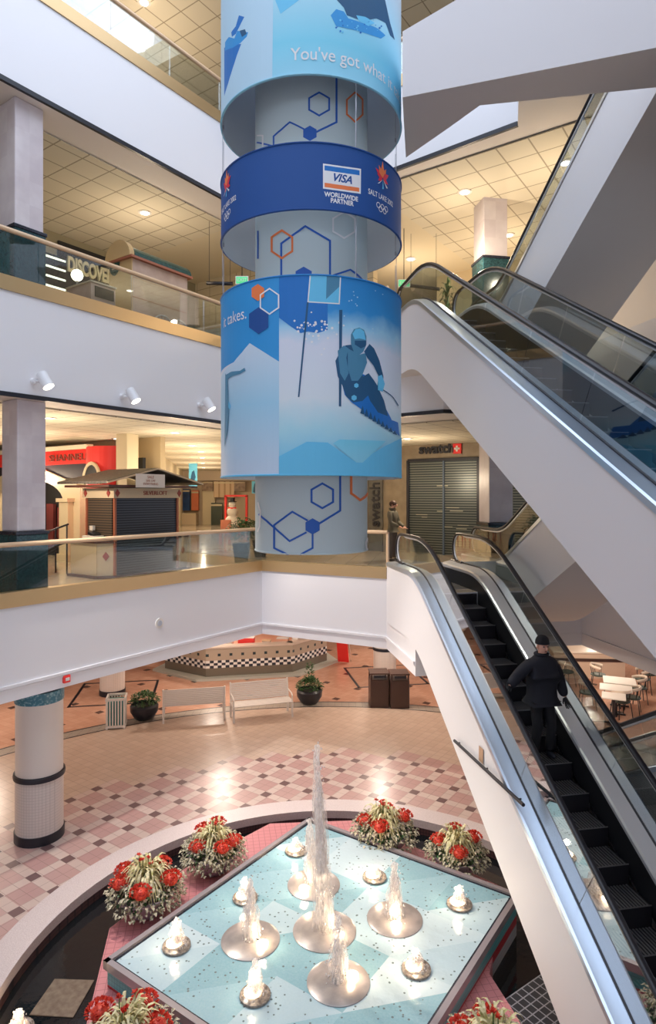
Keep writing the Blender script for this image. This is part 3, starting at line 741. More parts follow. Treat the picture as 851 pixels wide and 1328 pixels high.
def faqua():
    m = aqua; v = coords(m); sp = nd(m, 'ShaderNodeSeparateXYZ'); lk(m, v, sp.inputs[0])
    x = mth(m, 'DIVIDE', sp.outputs[0], fb/4); y = mth(m, 'DIVIDE', sp.outputs[1], fa/4)
    fx = mth(m, 'FRACT', x); fy = mth(m, 'FRACT', y)
    tri = mth(m, 'LESS_THAN', fx, fy); sn = nd(m, 'ShaderNodeCombineXYZ'); lk(m, mth(m, 'FLOOR', x), sn.inputs[0]); lk(m, mth(m, 'FLOOR', y), sn.inputs[1]); lk(m, tri, sn.inputs[2])
    wn = nd(m, 'ShaderNodeTexWhiteNoise'); lk(m, sn.outputs[0], wn.inputs[0])
    col = ramp(m, wn.outputs[0], [(0, (.23,.46,.54)), (.34, (.30,.53,.61)), (.5, (.46,.63,.70)), (.75, (.54,.69,.75))], 'CONSTANT')
    vo = nd(m, 'ShaderNodeTexVoronoi'); vo.inputs['Scale'].default_value = 15; lk(m, v, vo.inputs[0])
    sp2 = mth(m, 'LESS_THAN', vo.outputs[0], .21); w3 = nd(m, 'ShaderNodeSeparateXYZ'); lk(m, vo.outputs['Color'], w3.inputs[0])
    sp2 = mth(m, 'MULTIPLY', sp2, mth(m, 'GREATER_THAN', w3.outputs[0], .45)); col = mixc(m, sp2, col, (.09,.14,.15))
    fine = nd(m, 'ShaderNodeTexNoise'); fine.inputs['Scale'].default_value = 45; lk(m, v, fine.inputs[0]); col = mixc(m, mth(m, 'MULTIPLY', fine.outputs[0], .25), col, (.75,.85,.87))
    lk(m, col, bsdf(m).inputs['Base Color'])
    n_ = nd(m, 'ShaderNodeTexNoise'); n_.inputs['Scale'].default_value = 7; n_.inputs['Detail'].default_value = 5; lk(m, v, n_.inputs[0]); b = nd(m, 'ShaderNodeBump'); b.inputs['Strength'].default_value = .3; b.inputs['Distance'].default_value = .03
    lk(m, n_.outputs[0], b.inputs['Height']); lk(m, b.outputs[0], bsdf(m).inputs['Normal'])
faqua()
turq = gridmat('turquoise_tile', (.10,.38,.40), (.05,.2,.22), .05, .05, .006, .3, axes='XZ'); redt = gridmat('red_tile', (.42,.02,.03), (.2,.01,.02), .05, .05, .006, .3, axes='XZ'); grt = gridmat('grey_tile', (.42,.42,.42), (.25,.25,.25), .05, .05, .006, .3, axes='XZ')
rimm = mat('fountain_rim', (.38,.34,.36), .25, metal=.3)
pinkt = gridmat('pink_tile', (.66,.26,.27), (.45,.15,.17), .1, .1, .008, .3)
t = thing('fountain_platform', 'square turquoise fountain platform standing corner-on in the round pool', 'fountain', (fc.x, fc.y, -.36), RB)
zb_ = .36
MB().box((0,0,zf-.05+zb_), (fb-.10, fa-.10, .06)).build('mosaic_top', aqua, t)
for z0_, z1_, mt_, nm in ((.32,.52,turq,'turquoise_band'),(.20,.32,redt,'red_band'),(.04,.20,grt,'grey_band'),(-.36,.04,dgranite,'plinth')):
    MB().box((0,0,(z0_+z1_)/2+zb_), (fb-.06, fa-.06, z1_-z0_)).build(nm, mt_, t)
m = MB()
for sx in (-1,1):
    m.box((sx*(fb/2-.03),0,zf-.04+zb_), (.07, fa+.01, .10)); m.box((0,sx*(fa/2-.03),zf-.04+zb_), (fb+.01, .07, .10))
m.build('rim', rimm, t)
m = MB()
for sx in (-1,1):
    m.box((sx*(fb/2-.085),0,zf+.001-.02+zb_), (.025, fa-.15, .012)); m.box((0,sx*(fa/2-.085),zf+.001-.02+zb_), (fb-.15, .025, .012))
m.build('dark_seam', dgranite, t)
# pink tiled star square underneath
pk = [v2(at(x, y, .29)) for x, y in ((142,1204),(240,1126),(350,1068),(455,1064),(560,1108),(655,1152),(635,1263),(669,1316))] + [ts(3.27,5.1), ts(-1.4,5.1)]
Rm = Matrix.Rotation(-RW, 2); o = MB().prism([Rm @ (p - fc) for p in pk], 0, .65).build('pink_platform', pinkt); o.location = (fc.x, fc.y, -.36); o.rotation_euler = (0,0,RW)
tag(o, 'pink tiled platform whose corners stick out from under the turquoise fountain', 'platform')
# ---- steel discs with jets
water_m = bpy.data.materials.new('spray_water'); water_m.use_nodes = True
def fwater(m, amax):
    nt = m.node_tree; nt.nodes.clear(); o = nd(m, 'ShaderNodeOutputMaterial'); t_ = nd(m, 'ShaderNodeBsdfTransparent'); d = nd(m, 'ShaderNodeBsdfDiffuse'); tl = nd(m, 'ShaderNodeBsdfTranslucent'); g = nd(m, 'ShaderNodeBsdfGlossy')
    d.inputs[0].default_value = (.95,.92,.92,1); tl.inputs[0].default_value = (.97,.93,.92,1); g.inputs['Roughness'].default_value = .15
    mx = nd(m, 'ShaderNodeMixShader'); mx.inputs[0].default_value = .55; lk(m, d.outputs[0], mx.inputs[1]); lk(m, tl.outputs[0], mx.inputs[2])
    m2 = nd(m, 'ShaderNodeMixShader'); m2.inputs[0].default_value = .12; lk(m, mx.outputs[0], m2.inputs[1]); lk(m, g.outputs[0], m2.inputs[2])
    n_ = nd(m, 'ShaderNodeTexNoise'); n_.inputs['Scale'].default_value = 14; n_.inputs['Detail'].default_value = 6; lk(m, coords(m, scale=(3,3,.6)), n_.inputs[0])
    r = nd(m, 'ShaderNodeMapRange'); r.inputs[1].default_value = .32; r.inputs[2].default_value = .62; r.inputs[3].default_value = .06; r.inputs[4].default_value = amax; lk(m, n_.outputs[0], r.inputs[0])
    m3 = nd(m, 'ShaderNodeMixShader'); lk(m, r.outputs[0], m3.inputs[0]); lk(m, t_.outputs[0], m3.inputs[1]); lk(m, m2.outputs[0], m3.inputs[2]); lk(m, m3.outputs[0], o.inputs[0])
fwater(water_m, .85)
veil_m = bpy.data.materials.new('spray_veil'); veil_m.use_nodes = True; fwater(veil_m, .34)
drop = mat('spray_drops', (.92,.90,.90), .2, spec=.8)
discm = noisemat('fountain_steel', (.34,.31,.30), (.48,.43,.41), 6, .28, metal=.35)
glow = mat('underwater_lamp', (1,.8,.6), .4, emit=(1,.74,.46), es=14)
stone = noisemat('wet_stone', (.12,.10,.09), (.4,.34,.28), 25, .2)
FL = []
def jet(parent, h, r0, lean=(0,0), seed=1, strands=5, foam=False):
    rs = random.Random(seed); m = MB()
    for k in range(strands):
        ph = rs.uniform(0, 6.28); rr = r0*(.25 if k == 0 else rs.uniform(.35,.95)); hh = h*(1 if k == 0 else rs.uniform(.45,.9)); N = 14
        pts = []; rad = []
        for i in range(N+1):
            u = i/N; z = hh*u; sway = rr*.5*(1-u*.6 if k else .2)
            pts.append((lean[0]*z/h + cos(ph)*sway + rs.uniform(-1,1)*r0*.10, lean[1]*z/h + sin(ph)*sway + rs.uniform(-1,1)*r0*.10, z)); rad.append(max(.01, r0*(.42*(1-u)**.6 + .22)*(1 if k == 0 else .6)*rs.uniform(.7,1.3)))
        m.tube(pts, r0, 8, rr=rad)
    pl = m.build('water_plume', water_m, parent); rn = rs.uniform(0, 9)
    m = MB(); N = 16; vs = []
    for k in range(24):
        a = 2*pi*k/24
        for i in range(N+1):
            u = i/N; r_ = r0*(.80*(1-u)**.45 + .14)*(1 + .45*noise.noise(Vector((cos(a)*2+rn, sin(a)*2, u*5)))); vs.append((lean[0]*u + cos(a)*r_, lean[1]*u + sin(a)*r_, .02 + h*.82*u*(1+.12*noise.noise(Vector((cos(a)*1.5, sin(a)*1.5+rn, 3))))))
    m.add(vs, [(k*(N+1)+i, ((k+1)%24)*(N+1)+i, ((k+1)%24)*(N+1)+i+1, k*(N+1)+i+1) for k in range(24) for i in range(N)], 0, True); m.build('spray_veil', veil_m, pl)
    if foam:
        m = MB()
        for k in range(16): a = rs.uniform(0,6.28); q = r0*1.2*sqrt(rs.random()); m.ball((q*cos(a), q*sin(a), .02+(r0*1.3-q)*rs.uniform(.1,.9)), rs.uniform(.012,.03), n=7, m=5)
        m.build('foam', water_m, pl, kind='stuff')
    m = MB()
    for k in range(int(60*h**.5) + (80 if foam else 25)):
        u = rs.random()**(1.3 if not foam else 2); a = rs.uniform(0, 6.28); rad = r0*(1.15-.8*u)*rs.uniform(.3,1.25); s_ = rs.uniform(.003,.010)
        m.ball((lean[0]*u + cos(a)*rad, lean[1]*u + sin(a)*rad, h*u*1.03), s_, n=5, m=3, sc=(1,1,2.0))
    m.build('droplets', drop, parent, kind='stuff')
def disc(px, py, top, label, rpx=38, lean=0, lamp_=(.45,-.35)):
    p = at(px, py, zf+.03); t = thing('fountain_disc', label, 'fountain jet', (p.x, p.y, zf-.02)); r = rpx/FPX*p.y
    sd_ = MB().lathe([(0,.045),(.10*r,.045),(.5*r,.036),(.92*r,.022),(r,.010),(r,-.01),(.9*r,-.02),(0,-.02)], 48).build('steel_disc', discm, t)
    m = MB(); m.cyl((0,0,.06), .028, .06, 12); m.box((0,0,.075), (.12,.05,.05)); m.build('nozzle', black, t)
    a = .45; m = MB(); m.cyl((lamp_[0]*r, lamp_[1]*r, .045), .07, .012, 16); m.build('lamp_lens', glow, sd_); FL.append((p.x+lamp_[0]*r, p.y+lamp_[1]*r, zf+.16, 1.0))
    m = MB(); m.box((lamp_[0]*r*.5, lamp_[1]*r*.5, .062), (r*.5, .008, .008), rz=atan2(lamp_[1], lamp_[0])); m.build('seam', dgranite, sd_)
    h = (py-top)/FPX*p.y; jet(t, h, .15 if h > 1.5 else .13, lean=(lean, 0), seed=int(px), strands=7 if h > 1.5 else 5)
disc(421,1202,962,'middle steel disc with the tallest jet of the fountain', 41, lean=-.10)
disc(407,1143,1058,'rearmost steel disc, behind the tallest jet', 34, lean=-.06, lamp_=(-.35,-.4))
disc(325,1214,1134,'steel disc with a jet at the left of the tallest jet', 38)
disc(512,1187,1114,'steel disc with a jet at the right of the tallest jet', 36, lamp_=(0,-.5))
disc(439,1268,1184,'nearest steel disc with a jet, in front of the tallest one', 41, lamp_=(.45,.1))
def bubbler(px, py, top, label, z=None, r=.17):
    z = zf if z is None else z; p = at(px, py, z); t = thing('bubbling_light', label, 'fountain light', (p.x, p.y, z-.01))
    hs_ = MB().lathe([(0,.035),(.6*r,.04),(r,.02),(r*1.02,0),(0,0)], 28).build('lamp_housing', stone, t)
    MB().cyl((-.03,0,.03), r*.55, .02, 20).build('lamp_lens', glow, hs_); FL.append((p.x-.02, p.y-.02, z+.22, 1.8))
    h = max(.12, (py-top)/FPX*p.y); jet(t, h, r*.62, seed=int(px), strands=6, foam=True)
bubbler(229,1226,1190,'bubbling light nearest the left corner of the turquoise platform')
bubbler(331,1290,1243,'bubbling light at the lower edge between the left and the nearest disc')
bubbler(318,1164,1138,'bubbling light behind the left steel disc')
bubbler(384,1103,1086,'farthest bubbling light, near the back corner of the platform')
bubbler(486,1137,1122,'low bubbling light between the rear disc and the right disc')
bubbler(596,1172,1148,'bubbling light nearest the right corner of the platform')
bubbler(540,1256,1230,'bubbling light right of the nearest steel disc')
bubbler(24,1335,1308,'bubbling light in the dark pool water at the lower left', z=-.13)
o = at(82,1290,-.13); ob = MB().prism([V2(-.28,-.3),V2(.26,-.34),V2(.30,.24),V2(-.22,.26)], -.02, .0).build('submerged_slab', noisemat('wet_slab', (.16,.12,.09), (.24,.19,.14), 12, .2)); ob.location = o; tag(ob, 'flat brown slab lying just under the dark pool water at the left', 'slab')
# dark gridded mat beside the escalator foot
g = gridmat('dark_grid_mat', (.03,.03,.035), (.30,.29,.31), .105, .105, .014, .4)
pg = at(738,1330,.05); ob = MB().box((0,0,0), (.85,1.5,.44)).build('gridded_block', g); ob.location = (2.72, 6.90, .03); ob.rotation_euler = (0,0,radians(35)); tag(ob, 'dark block with a pale grid pattern beside the foot of the escalator', 'block')

# ================================================================== flower bowls
leafv = noisemat('variegated_leaf', (.17,.17,.08), (.66,.60,.44), 26, .5, lo=.38, hi=.54)
leafs = noisemat('striped_leaf', (.44,.42,.13), (.88,.80,.50), 18, .5, lo=.3, hi=.6)
leafg = noisemat('green_leaf', (.02,.07,.02), (.07,.16,.05), 12, .4)
redf = noisemat('red_petals', (.50,.015,.01), (.85,.09,.04), 30, .5)
bowlm = noisemat('mauve_bowl', (.26,.20,.25), (.36,.30,.34), 8, .4)
def leafq(m, p, d, L, w, fold=.25, droop=.3):
    d = d.normalized(); s_ = d.cross(Vector((0,0,1)));  s_ = s_.normalized() if s_.length > .05 else Vector((1,0,0)); u = s_.cross(d)
    a = p; b = p + d*L*.5 + s_*w/2 + u*w*fold; c = p + d*L + Vector((0,0,-droop*L)); e = p + d*L*.5 - s_*w/2 + u*w*fold; mid = p + d*L*.55
    m.add([a, b, c, e, mid], [(0,1,4),(1,2,4),(2,3,4),(3,0,4)])
def strap(m, p, az, L, w, lift):
    N = 6; vs = []
    for i in range(N+1):
        u = i/N; r = L*u*(.55+.25*u)*(1.2-lift*.5); z = L*(lift*u*1.25 - (.9+.1*lift)*u*u*u*1.0); c = Vector((cos(az)*r, sin(az)*r, z)) + p; sd = Vector((-sin(az), cos(az), 0))*w*.5*(1-u**2.2)*(.6+.8*u)
        vs += [c+sd, c-sd]
    m.add(vs, [(2*i, 2*i+1, 2*i+3, 2*i+2) for i in range(N)])
def flower_bowl(seed, label, loc, red=4):
    rs = random.Random(seed); t = thing('flower_bowl', label, 'potted flowers', loc, group='flower bowls around the fountain')
    MB().lathe([(0,0),(.20,0),(.24,.03),(.36,.20),(.42,.30),(.43,.33),(.39,.33),(.34,.26),(0,.24)], 40).build('bowl', bowlm, t)
    m = MB()
    for k in range(620):
        a = rs.uniform(0, 6.28); e = rs.uniform(-.35, 1.0); r = .50*cos(e*1.1)*rs.uniform(.8,1.08); p = Vector((r*cos(a), r*sin(a), .30 + .24*sin(e*1.3) + rs.uniform(-.03,.03)))
        d = Vector((cos(a)+rs.uniform(-.8,.8), sin(a)+rs.uniform(-.8,.8), rs.uniform(-.6,.7))); leafq(m, p, d, rs.uniform(.05,.09), rs.uniform(.035,.06))
    m.build('trailing_leaves', leafv, t)
    m = MB()
    for k in range(380):
        a = rs.uniform(0, 6.28); r = .42*sqrt(rs.random()); p = Vector((r*cos(a), r*sin(a), rs.uniform(.24,.42))); leafq(m, p, Vector((cos(a)+rs.uniform(-1,1), sin(a)+rs.uniform(-1,1), rs.uniform(0,1))), rs.uniform(.06,.1), .05)
    m.build('dark_foliage', leafg, t)
    m = MB()
    for k in range(150): strap(m, Vector((rs.uniform(-.08,.08), rs.uniform(-.08,.08), .44)), rs.uniform(0,6.28), rs.uniform(.36,.60), rs.uniform(.032,.052), rs.uniform(.40,1.15))
    m.build('striped_leaves', leafs, t)
    for k in range(red):
        a = k*6.28/red + rs.uniform(-.3,.3); r = rs.uniform(.26,.36); c = Vector((r*cos(a)*1.1, r*sin(a)*1.1, .48 + rs.uniform(0,.08))); m = MB()
        for j in range(120):
            d = Vector((rs.gauss(0,1), rs.gauss(0,1), abs(rs.gauss(0,.8)))).normalized(); leafq(m, c + Vector((d.x*.125, d.y*.125, d.z*.09)), d + Vector((rs.uniform(-.6,.6), rs.uniform(-.6,.6), .3)), .045, .034, .3, 0)
        m.ball(c, .10, sc=(1,1,.75), n=12, m=8); m.build('red_flowers', redf, t)
    m = MB()
    for k in range(5):
        a = rs.uniform(0,6.28); r = rs.uniform(.0,.16); c = Vector((r*cos(a), r*sin(a), rs.uniform(.68,.84))); m.tube([c, c-Vector((0,0,.3))], .006, 4, mi=1)
        for j in range(10): leafq(m, c, Vector((rs.gauss(0,1), rs.gauss(0,1), .8)), .05, .03, .3, 0, )
    m.build('flower_spikes', [redf, leafg], t)
    return t
for i, (px, py, lab, red, sc_) in enumerate((
    (190,1182,'bowl of striped leaves and red flowers at the left of the fountain platform',5,1.0),
    (277,1128,'bowl of red flowers and trailing leaves second from the left, behind the platform edge',5,.95),
    (498,1103,'bowl of red flowers nearest the far right edge of the platform, spilling pale leaves',4,1.02),
    (592,1131,'bowl of red flowers at the far right near the escalator, its mauve pot rim showing',4,.92),
    (163,1402,'bowl of red flowers cut by the bottom edge of the picture at the left',5,1.0),
    (640,1418,'bowl of red flowers cut by the bottom edge of the picture at the right',5,1.0))):
    p = at(px, py, .29); b = flower_bowl(20+i, lab, (p.x, p.y, .29), red); b.scale = (sc_*.98,)*3

# ================================================================== ground floor furniture
wmet = mat('white_enamel', (.76,.72,.68), .35); bdark = mat('dark_brown_bin', (.05,.025,.02), .35); teal = mat('teal_liner', (.05,.28,.27), .5)
def bench(p0, p1, label, facing=1):
    d = (p1-p0); L = d.length; mid = (p0+p1)/2; t = thing('bench', label, 'bench', (mid.x, mid.y, 0), atan2(d.y, d.x) + (pi if facing < 0 else 0))
    # local: back at +y, seat towards -y
    m = MB()
    for k in range(7): m.box((0, -.46+.075*k, .43), (L, .062, .022))
    m.build('seat', wmet, t, bevel=.004)
    m = MB()
    for k in range(9): m.box((0, .05+.012*k, .47+.052*k), (L, .018, .046), M=Matrix.Rotation(radians(-12), 4, 'X'))
    m.build('backrest', wmet, t, bevel=.003)
    for sx in (-1, 1):
        m = MB(); x = sx*(L/2-.02); m.box((x, -.44, .21), (.05,.06,.42)); m.box((x, .08, .21), (.05,.06,.42)); m.box((x, -.18, .40), (.05,.56,.04)); m.tube([(x, .07, .40), (x, .165, .93)], .024, 8); m.tube([(x,-.44,.42),(x,-.44,.60),(x,-.36,.64),(x,.10,.64)], .018, 8); m.build('end_frame', wmet, t)
    return t
q0, q1, q2, q3 = (v2(at(*a, 0)) for a in ((211,937),(292,931),(299,931),(375,923)))
bench(q0, q1, 'white slatted bench with its back to us, left of the two by the tiled counter', -1)
bench(q2, q3, 'white slatted bench with its seat towards us, right of the two by the tiled counter', 1)
def bin_(px, py, label):
    p = at(px, py, 0); t = thing('litter_bin', label, 'bin', (p.x, p.y+.25, 0), radians(3), group='dark bins by the column')
    bb_ = MB().box((0,0,.40), (.54,.54,.80)).build('body', bdark, t, bevel=.02)
    for sx in (-1,1):
        for sy in (-1,1): MB().box((sx*.24, sy*.24, .88), (.04,.04,.16)).build('post', bdark, t)
    MB().box((0,0,.975), (.56,.56,.05)).build('lid', bdark, t, bevel=.015); m = MB(); m.box((0,-.275,.90),(.34,.01,.08)); m.build('opening', black, bb_)
bin_(492, 918, 'left one of the two dark brown bins below the gallery corner'); bin_(518.5, 919, 'right one of the two dark brown bins below the gallery corner')
p = at(147,946,0); t = thing('slatted_bin', 'white slatted litter bin with a teal liner beside a potted bush', 'bin', (p.x, p.y+.25, 0), radians(12))
MB().box((0,0,.37), (.38,.38,.66)).build('liner', teal, t)
m = MB()
for k in range(7):
    for s_ in (-1,1): m.box((-.21+.07*k, s_*.23, .40), (.035,.02,.74)); m.box((s_*.23, -.21+.07*k, .40), (.02,.035,.74))
m.build('slats', wmet, t)
for z in (.06,.77):
    m = MB()
    for s_ in (-1,1): m.box((0, s_*.235, z), (.50,.035,.06)); m.box((s_*.235, 0, z), (.035,.50,.06))
    m.build('rail', wmet, t)
for sx in (-1,1):
    for sy in (-1,1): MB().box((sx*.22, sy*.22, .03), (.05,.05,.06)).build('foot', wmet, t)
def bush(px, py, label, spiky, r=.36):
    p = at(px, py, 0); rs = random.Random(int(px)); t = thing('potted_bush', label, 'potted plant', (p.x, p.y+.3, 0))
    MB().lathe([(0,0),(.20,0),(.26,.04),(.37,.22),(.38,.36),(.34,.42),(.31,.42),(.30,.36),(0,.34)], 32).build('bowl', black, t)
    m = MB()
    for k in range(420):
        a = rs.uniform(0,6.28); e = rs.uniform(0,1.5); R = r*rs.uniform(.7,1.1); q_ = Vector((R*cos(e)*cos(a), R*cos(e)*sin(a), .42+R*.75*sin(e))); leafq(m, q_, Vector((cos(a)*cos(e)+rs.uniform(-.6,.6), sin(a)*cos(e)+rs.uniform(-.6,.6), .4)), rs.uniform(.08,.14), .06)
    if spiky:
        for k in range(120): a = rs.uniform(0,6.28); z = rs.uniform(.5,1.15); R = .16*(1.25-z)+.02; leafq(m, Vector((R*cos(a), R*sin(a), z)), Vector((cos(a), sin(a), .9)), .13, .05)
    m.build('foliage', leafg, t)
    m = MB()
    for k in range(14): a = rs.uniform(0,6.28); R = r*.9; leafq(m, Vector((R*cos(a)*.6, R*sin(a)*.6-.1, .62+rs.uniform(-.05,.1))), Vector((cos(a),sin(a),.6)), .06, .04)
    m.build('pale_buds', leafv, t)
bush(183, 937, 'low dark green bush in a round black pot beside the slatted white bin', False); bush(401, 916, 'spiky dark green bush in a round black pot right of the benches', True)
# tiled serving counter
chk = mat('checker_tile', (.8,.8,.8), .25)
def fcounter():
    m = chk; v = coords(m, 'Object'); sp = nd(m, 'ShaderNodeSeparateXYZ'); lk(m, v, sp.inputs[0]); x, z = sp.outputs[0], sp.outputs[2]
    ix = mth(m, 'FLOOR', mth(m, 'DIVIDE', x, .13)); iz = mth(m, 'FLOOR', mth(m, 'DIVIDE', z, .085)); par = mth(m, 'MODULO', mth(m, 'ABSOLUTE', mth(m, 'ADD', ix, iz)), 2)
    ck = mixc(m, mth(m, 'GREATER_THAN', par, .5), (.82,.82,.80), (.02,.03,.05))
    lx = mth(m, 'LESS_THAN', mth(m, 'FRACT', mth(m, 'DIVIDE', x, .39)), .25); lz = mth(m, 'MULTIPLY', mth(m, 'GREATER_THAN', z, .73), mth(m, 'LESS_THAN', z, .82)); up = mixc(m, mth(m, 'MULTIPLY', lx, lz), (.45,.38,.30), (.02,.04,.05))
    lo = (.16,.14,.11); c = mixc(m, mth(m, 'GREATER_THAN', z, .34), lo, ck); c = mixc(m, mth(m, 'GREATER_THAN', z, .595), c, up); lk(m, c, bsdf(m).inputs['Base Color'])
fcounter()
k0, k1, k2, k3 = (v2(at(*a, 0)) for a in ((214,869),(267,880.5),(379.5,874),(424,859)))
t = thing('tiled_counter', 'angled serving counter with black and white checker tiles behind the benches', 'counter', (0,0,0))
bk = V2(.3, 3.2)
def cwall(p, q_, nm):
    d = q_-p; L = d.length; o = MB().box((L/2, .15, .5), (L, .30, 1.0)).build(nm, chk, t); o.location = (p.x, p.y, 0); o.rotation_euler = (0,0,atan2(d.y,d.x))
    g = MB().box((L/2, .12, 1.03), (L+.04, .40, .06)).build('counter_top', mat('counter_top_pale', (.62,.52,.44), .3), t, bevel=.01); g.location = (p.x, p.y, 0); g.rotation_euler = (0,0,atan2(d.y,d.x))
cwall(k0, k1, 'left_front'); cwall(k1, k2, 'middle_front'); cwall(k2, k3, 'right_front')
cc_ = (k1+k2)/2 + V2(0,1.6)
def grow(p, d): e = p - cc_; return p + e.normalized()*d
m = MB(); m.prism([grow(p,.42) for p in (k0,k1,k2,k3)] + [k3+V2(0,1.2), k0+V2(0,1.2)], 0, .07); m.build('kick_plinth', mat('pale_plinth', (.5,.53,.48), .4), t)
rs = random.Random(5)
shelf = mat('warm_display', (.75,.40,.28), .4); cartm = mat('carton_tan', (.62,.42,.26), .6); whit = mat('white_carton', (.8,.76,.72), .5)
m = MB(); m.prism([k0+V2(.3,.5), k1+V2(.1,.45), k2+V2(-.1,.45), k3+V2(-.4,.5), k3+V2(-.4,1.6), k0+V2(.4,1.6)], .1, .86); m.build('inner_worktop', shelf, t)
for i, (u, w_x, h, mt_, nm, lab) in enumerate(((.05,.30,.26,cartm,'display_box','tan box at the left end of the tiled counter'),(.25,.22,.2,whit,'display_box','small white box on the tiled counter, left of the framed case'),(.42,.55,.32,redp,'display_case','red framed case standing on the tiled counter'),(.63,.28,.18,whit,'display_box','white box on the tiled counter right of the red framed case'),(.80,.40,.24,shelf,'display_box','orange-brown box on the right part of the tiled counter'),(.93,.20,.3,whit,'display_box','upright white box at the right end of the tiled counter'))):
    p = k1 + (k2-k1)*(u*1.15-.05) + V2(0,.65); t2 = thing(nm, lab, 'box', (p.x, p.y, .86), radians(-4))
    MB().box((0,0,h/2), (w_x, .28, h)).build('carton', mt_, t2, bevel=.008); MB().box((0,0,h+.008), (w_x+.02, .30, .016)).build('lid', whit if mt_ is not whit else cartm, t2)
t2 = thing('folding_sign_board', 'small red sandwich board at the right end of the tiled counter', 'sign', (k3.x+.62, k3.y+.0, 0), radians(-20))
m = MB(); m.box((0,-.12,.42), (.42,.02,.8), M=Matrix.Rotation(radians(12),4,'X')); m.build('red_panel', redp, t2)
for x in (-.2,.2): MB().tube([(x,.25,0),(x,-.03,.82)], .015, 6).build('leg', wmet, t2)

# ---- cafe tables and chairs at the right
tabw = mat('table_white', (.78,.77,.72), .3); seatg = mat('seat_green', (.05,.08,.07), .5); cfr = mat('chair_frame_dark', (.03,.03,.035), .35, metal=.4); crest = mat('pale_wood_rail', (.75,.66,.55), .35)
def table(quad, label):
    ps = [v2(at(x, y, .75)) for x, y in quad]; c = sum(ps, V2(0,0))/4; d = ((ps[1]-ps[0])+(ps[2]-ps[3]))/2; w_x = d.length; dp = ((ps[3]-ps[0])+(ps[2]-ps[1])).length/2
    t = thing('cafe_table', label, 'table', (c.x, c.y, 0), atan2(d.y, d.x), group='cafe tables')
    MB().box((0,0,.735), (w_x, dp, .035)).build('tabletop', tabw, t, bevel=.012); MB().cyl((0,0,.03), .04, .69, 12).build('column', cfr, t); m = MB(); m.box((0,0,.02),(.5,.06,.04)); m.box((0,0,.02),(.06,.5,.04)); m.build('foot', cfr, t)
    return c, t
tcs = [table([(783.5,876),(826,880),(824.5,889),(781,884.5)], 'white cafe table farthest back of the three in a row'), table([(780,885.7),(822,890),(818.5,898),(775.5,892.7)], 'middle white cafe table of the three in a row'), table([(779,896),(814,900),(810,908),(782,904.5)], 'nearest white cafe table of the three in a row')]
def make_chair(label, loc, rz):
    t = thing('cafe_chair', label, 'chair', loc, rz, group='chairs around the cafe tables')
    MB().lathe([(0,.42),(.20,.42),(.23,.44),(.22,.47),(0,.475)], 24).build('seat', seatg, t)
    for sx in (-1,1):
        for sy in (-1,1): MB().tube([(sx*.17, sy*.16, .43), (sx*.21, sy*.21, 0)], .013, 6).build('leg', cfr, t)
    arc = [(.25*sin(radians(a)), -.02+.25*cos(radians(a)), .70+.05*cos(radians(a))) for a in range(-110, 111, 20)]
    br_ = MB().tube(arc, .026, 8, flat=1.6).build('back_rail', crest, t)
    for a in (-100,-50,0,50,100): MB().tube([(.25*sin(radians(a)), -.02+.25*cos(radians(a)), .70), (.20*sin(radians(a)), -.02+.20*cos(radians(a)), .44)], .010, 6).build('spindle', cfr, br_)
    return t
ch = None
for px, py, rz, lab in ((762,918,80,'chair standing alone nearest the escalator, left of the tables'),(776,893,60,'chair behind the black handrail at the left end of the farthest table'),(735,889,100,'chair farthest left, half hidden by the steel escalator edge'),(833,899,-95,'chair at the right end of the farthest table'),(828,911,-100,'chair at the right end of the middle table'),(820,925,-120,'chair with its seat showing in front of the nearest table on the right'),(806,930,-170,'chair in front of the nearest table, behind the dark handrail'),(842,892,-80,'chair at the far right behind the tables')):
    p = at(px, py, 0)
    if ch is None: ch = make_chair(lab, p, radians(rz))
    else: dup(ch, p, radians(rz), lab)
p0 = at(748,866,.0); t = thing('service_counter', 'pale low service counter behind the cafe tables', 'counter', (8.8, 21.9, 0), radians(-5))
MB().box((0,0,.42), (2.3,1.6,.84)).build('body', mat('cream_counter', (.66,.52,.40), .5), t); MB().box((0,0,.87), (2.4,1.7,.06)).build('top', mat('cream_top', (.80,.72,.60), .3), t, bevel=.01); MB().box((0,-.82,.62), (2.32,.02,.10)).build('dark_stripe', bdark, t)
# wall things on the fascia
pW = line_at(85, W0, A); t = thing('fire_alarm', 'small red fire alarm box under the middle gallery edge at the left', 'alarm', (pW.x+B.x*.03, pW.y+B.y*.03, E-(880-HY)/FPX*pW.y), RA)
bx_ = MB().box((0,0,0), (.13,.05,.13)).build('box', redp, t, bevel=.01); MB().box((0,-.03,.0), (.07,.02,.05)).build('strobe', whit, bx_)
pW = line_at(206, W0, A); t = thing('round_speaker', 'small round grey speaker set in the white fascia of the middle gallery', 'speaker', (pW.x, pW.y, E-(808-HY)/FPX*pW.y), RA)
MB().cyl((0,-.0,0), .10, .03, 24, axis=(0,-1,0)).build('trim_ring', whit, t); MB().cyl((0,-.028,0), .055, .012, 20, axis=(0,-1,0)).build('grille', steel, t)
canm = mat('white_lamp_can', (.82,.82,.84), .35); lens = mat('lamp_face', (1,.95,.85), .4, emit=(1,.93,.80), es=6)
SPOTS = []
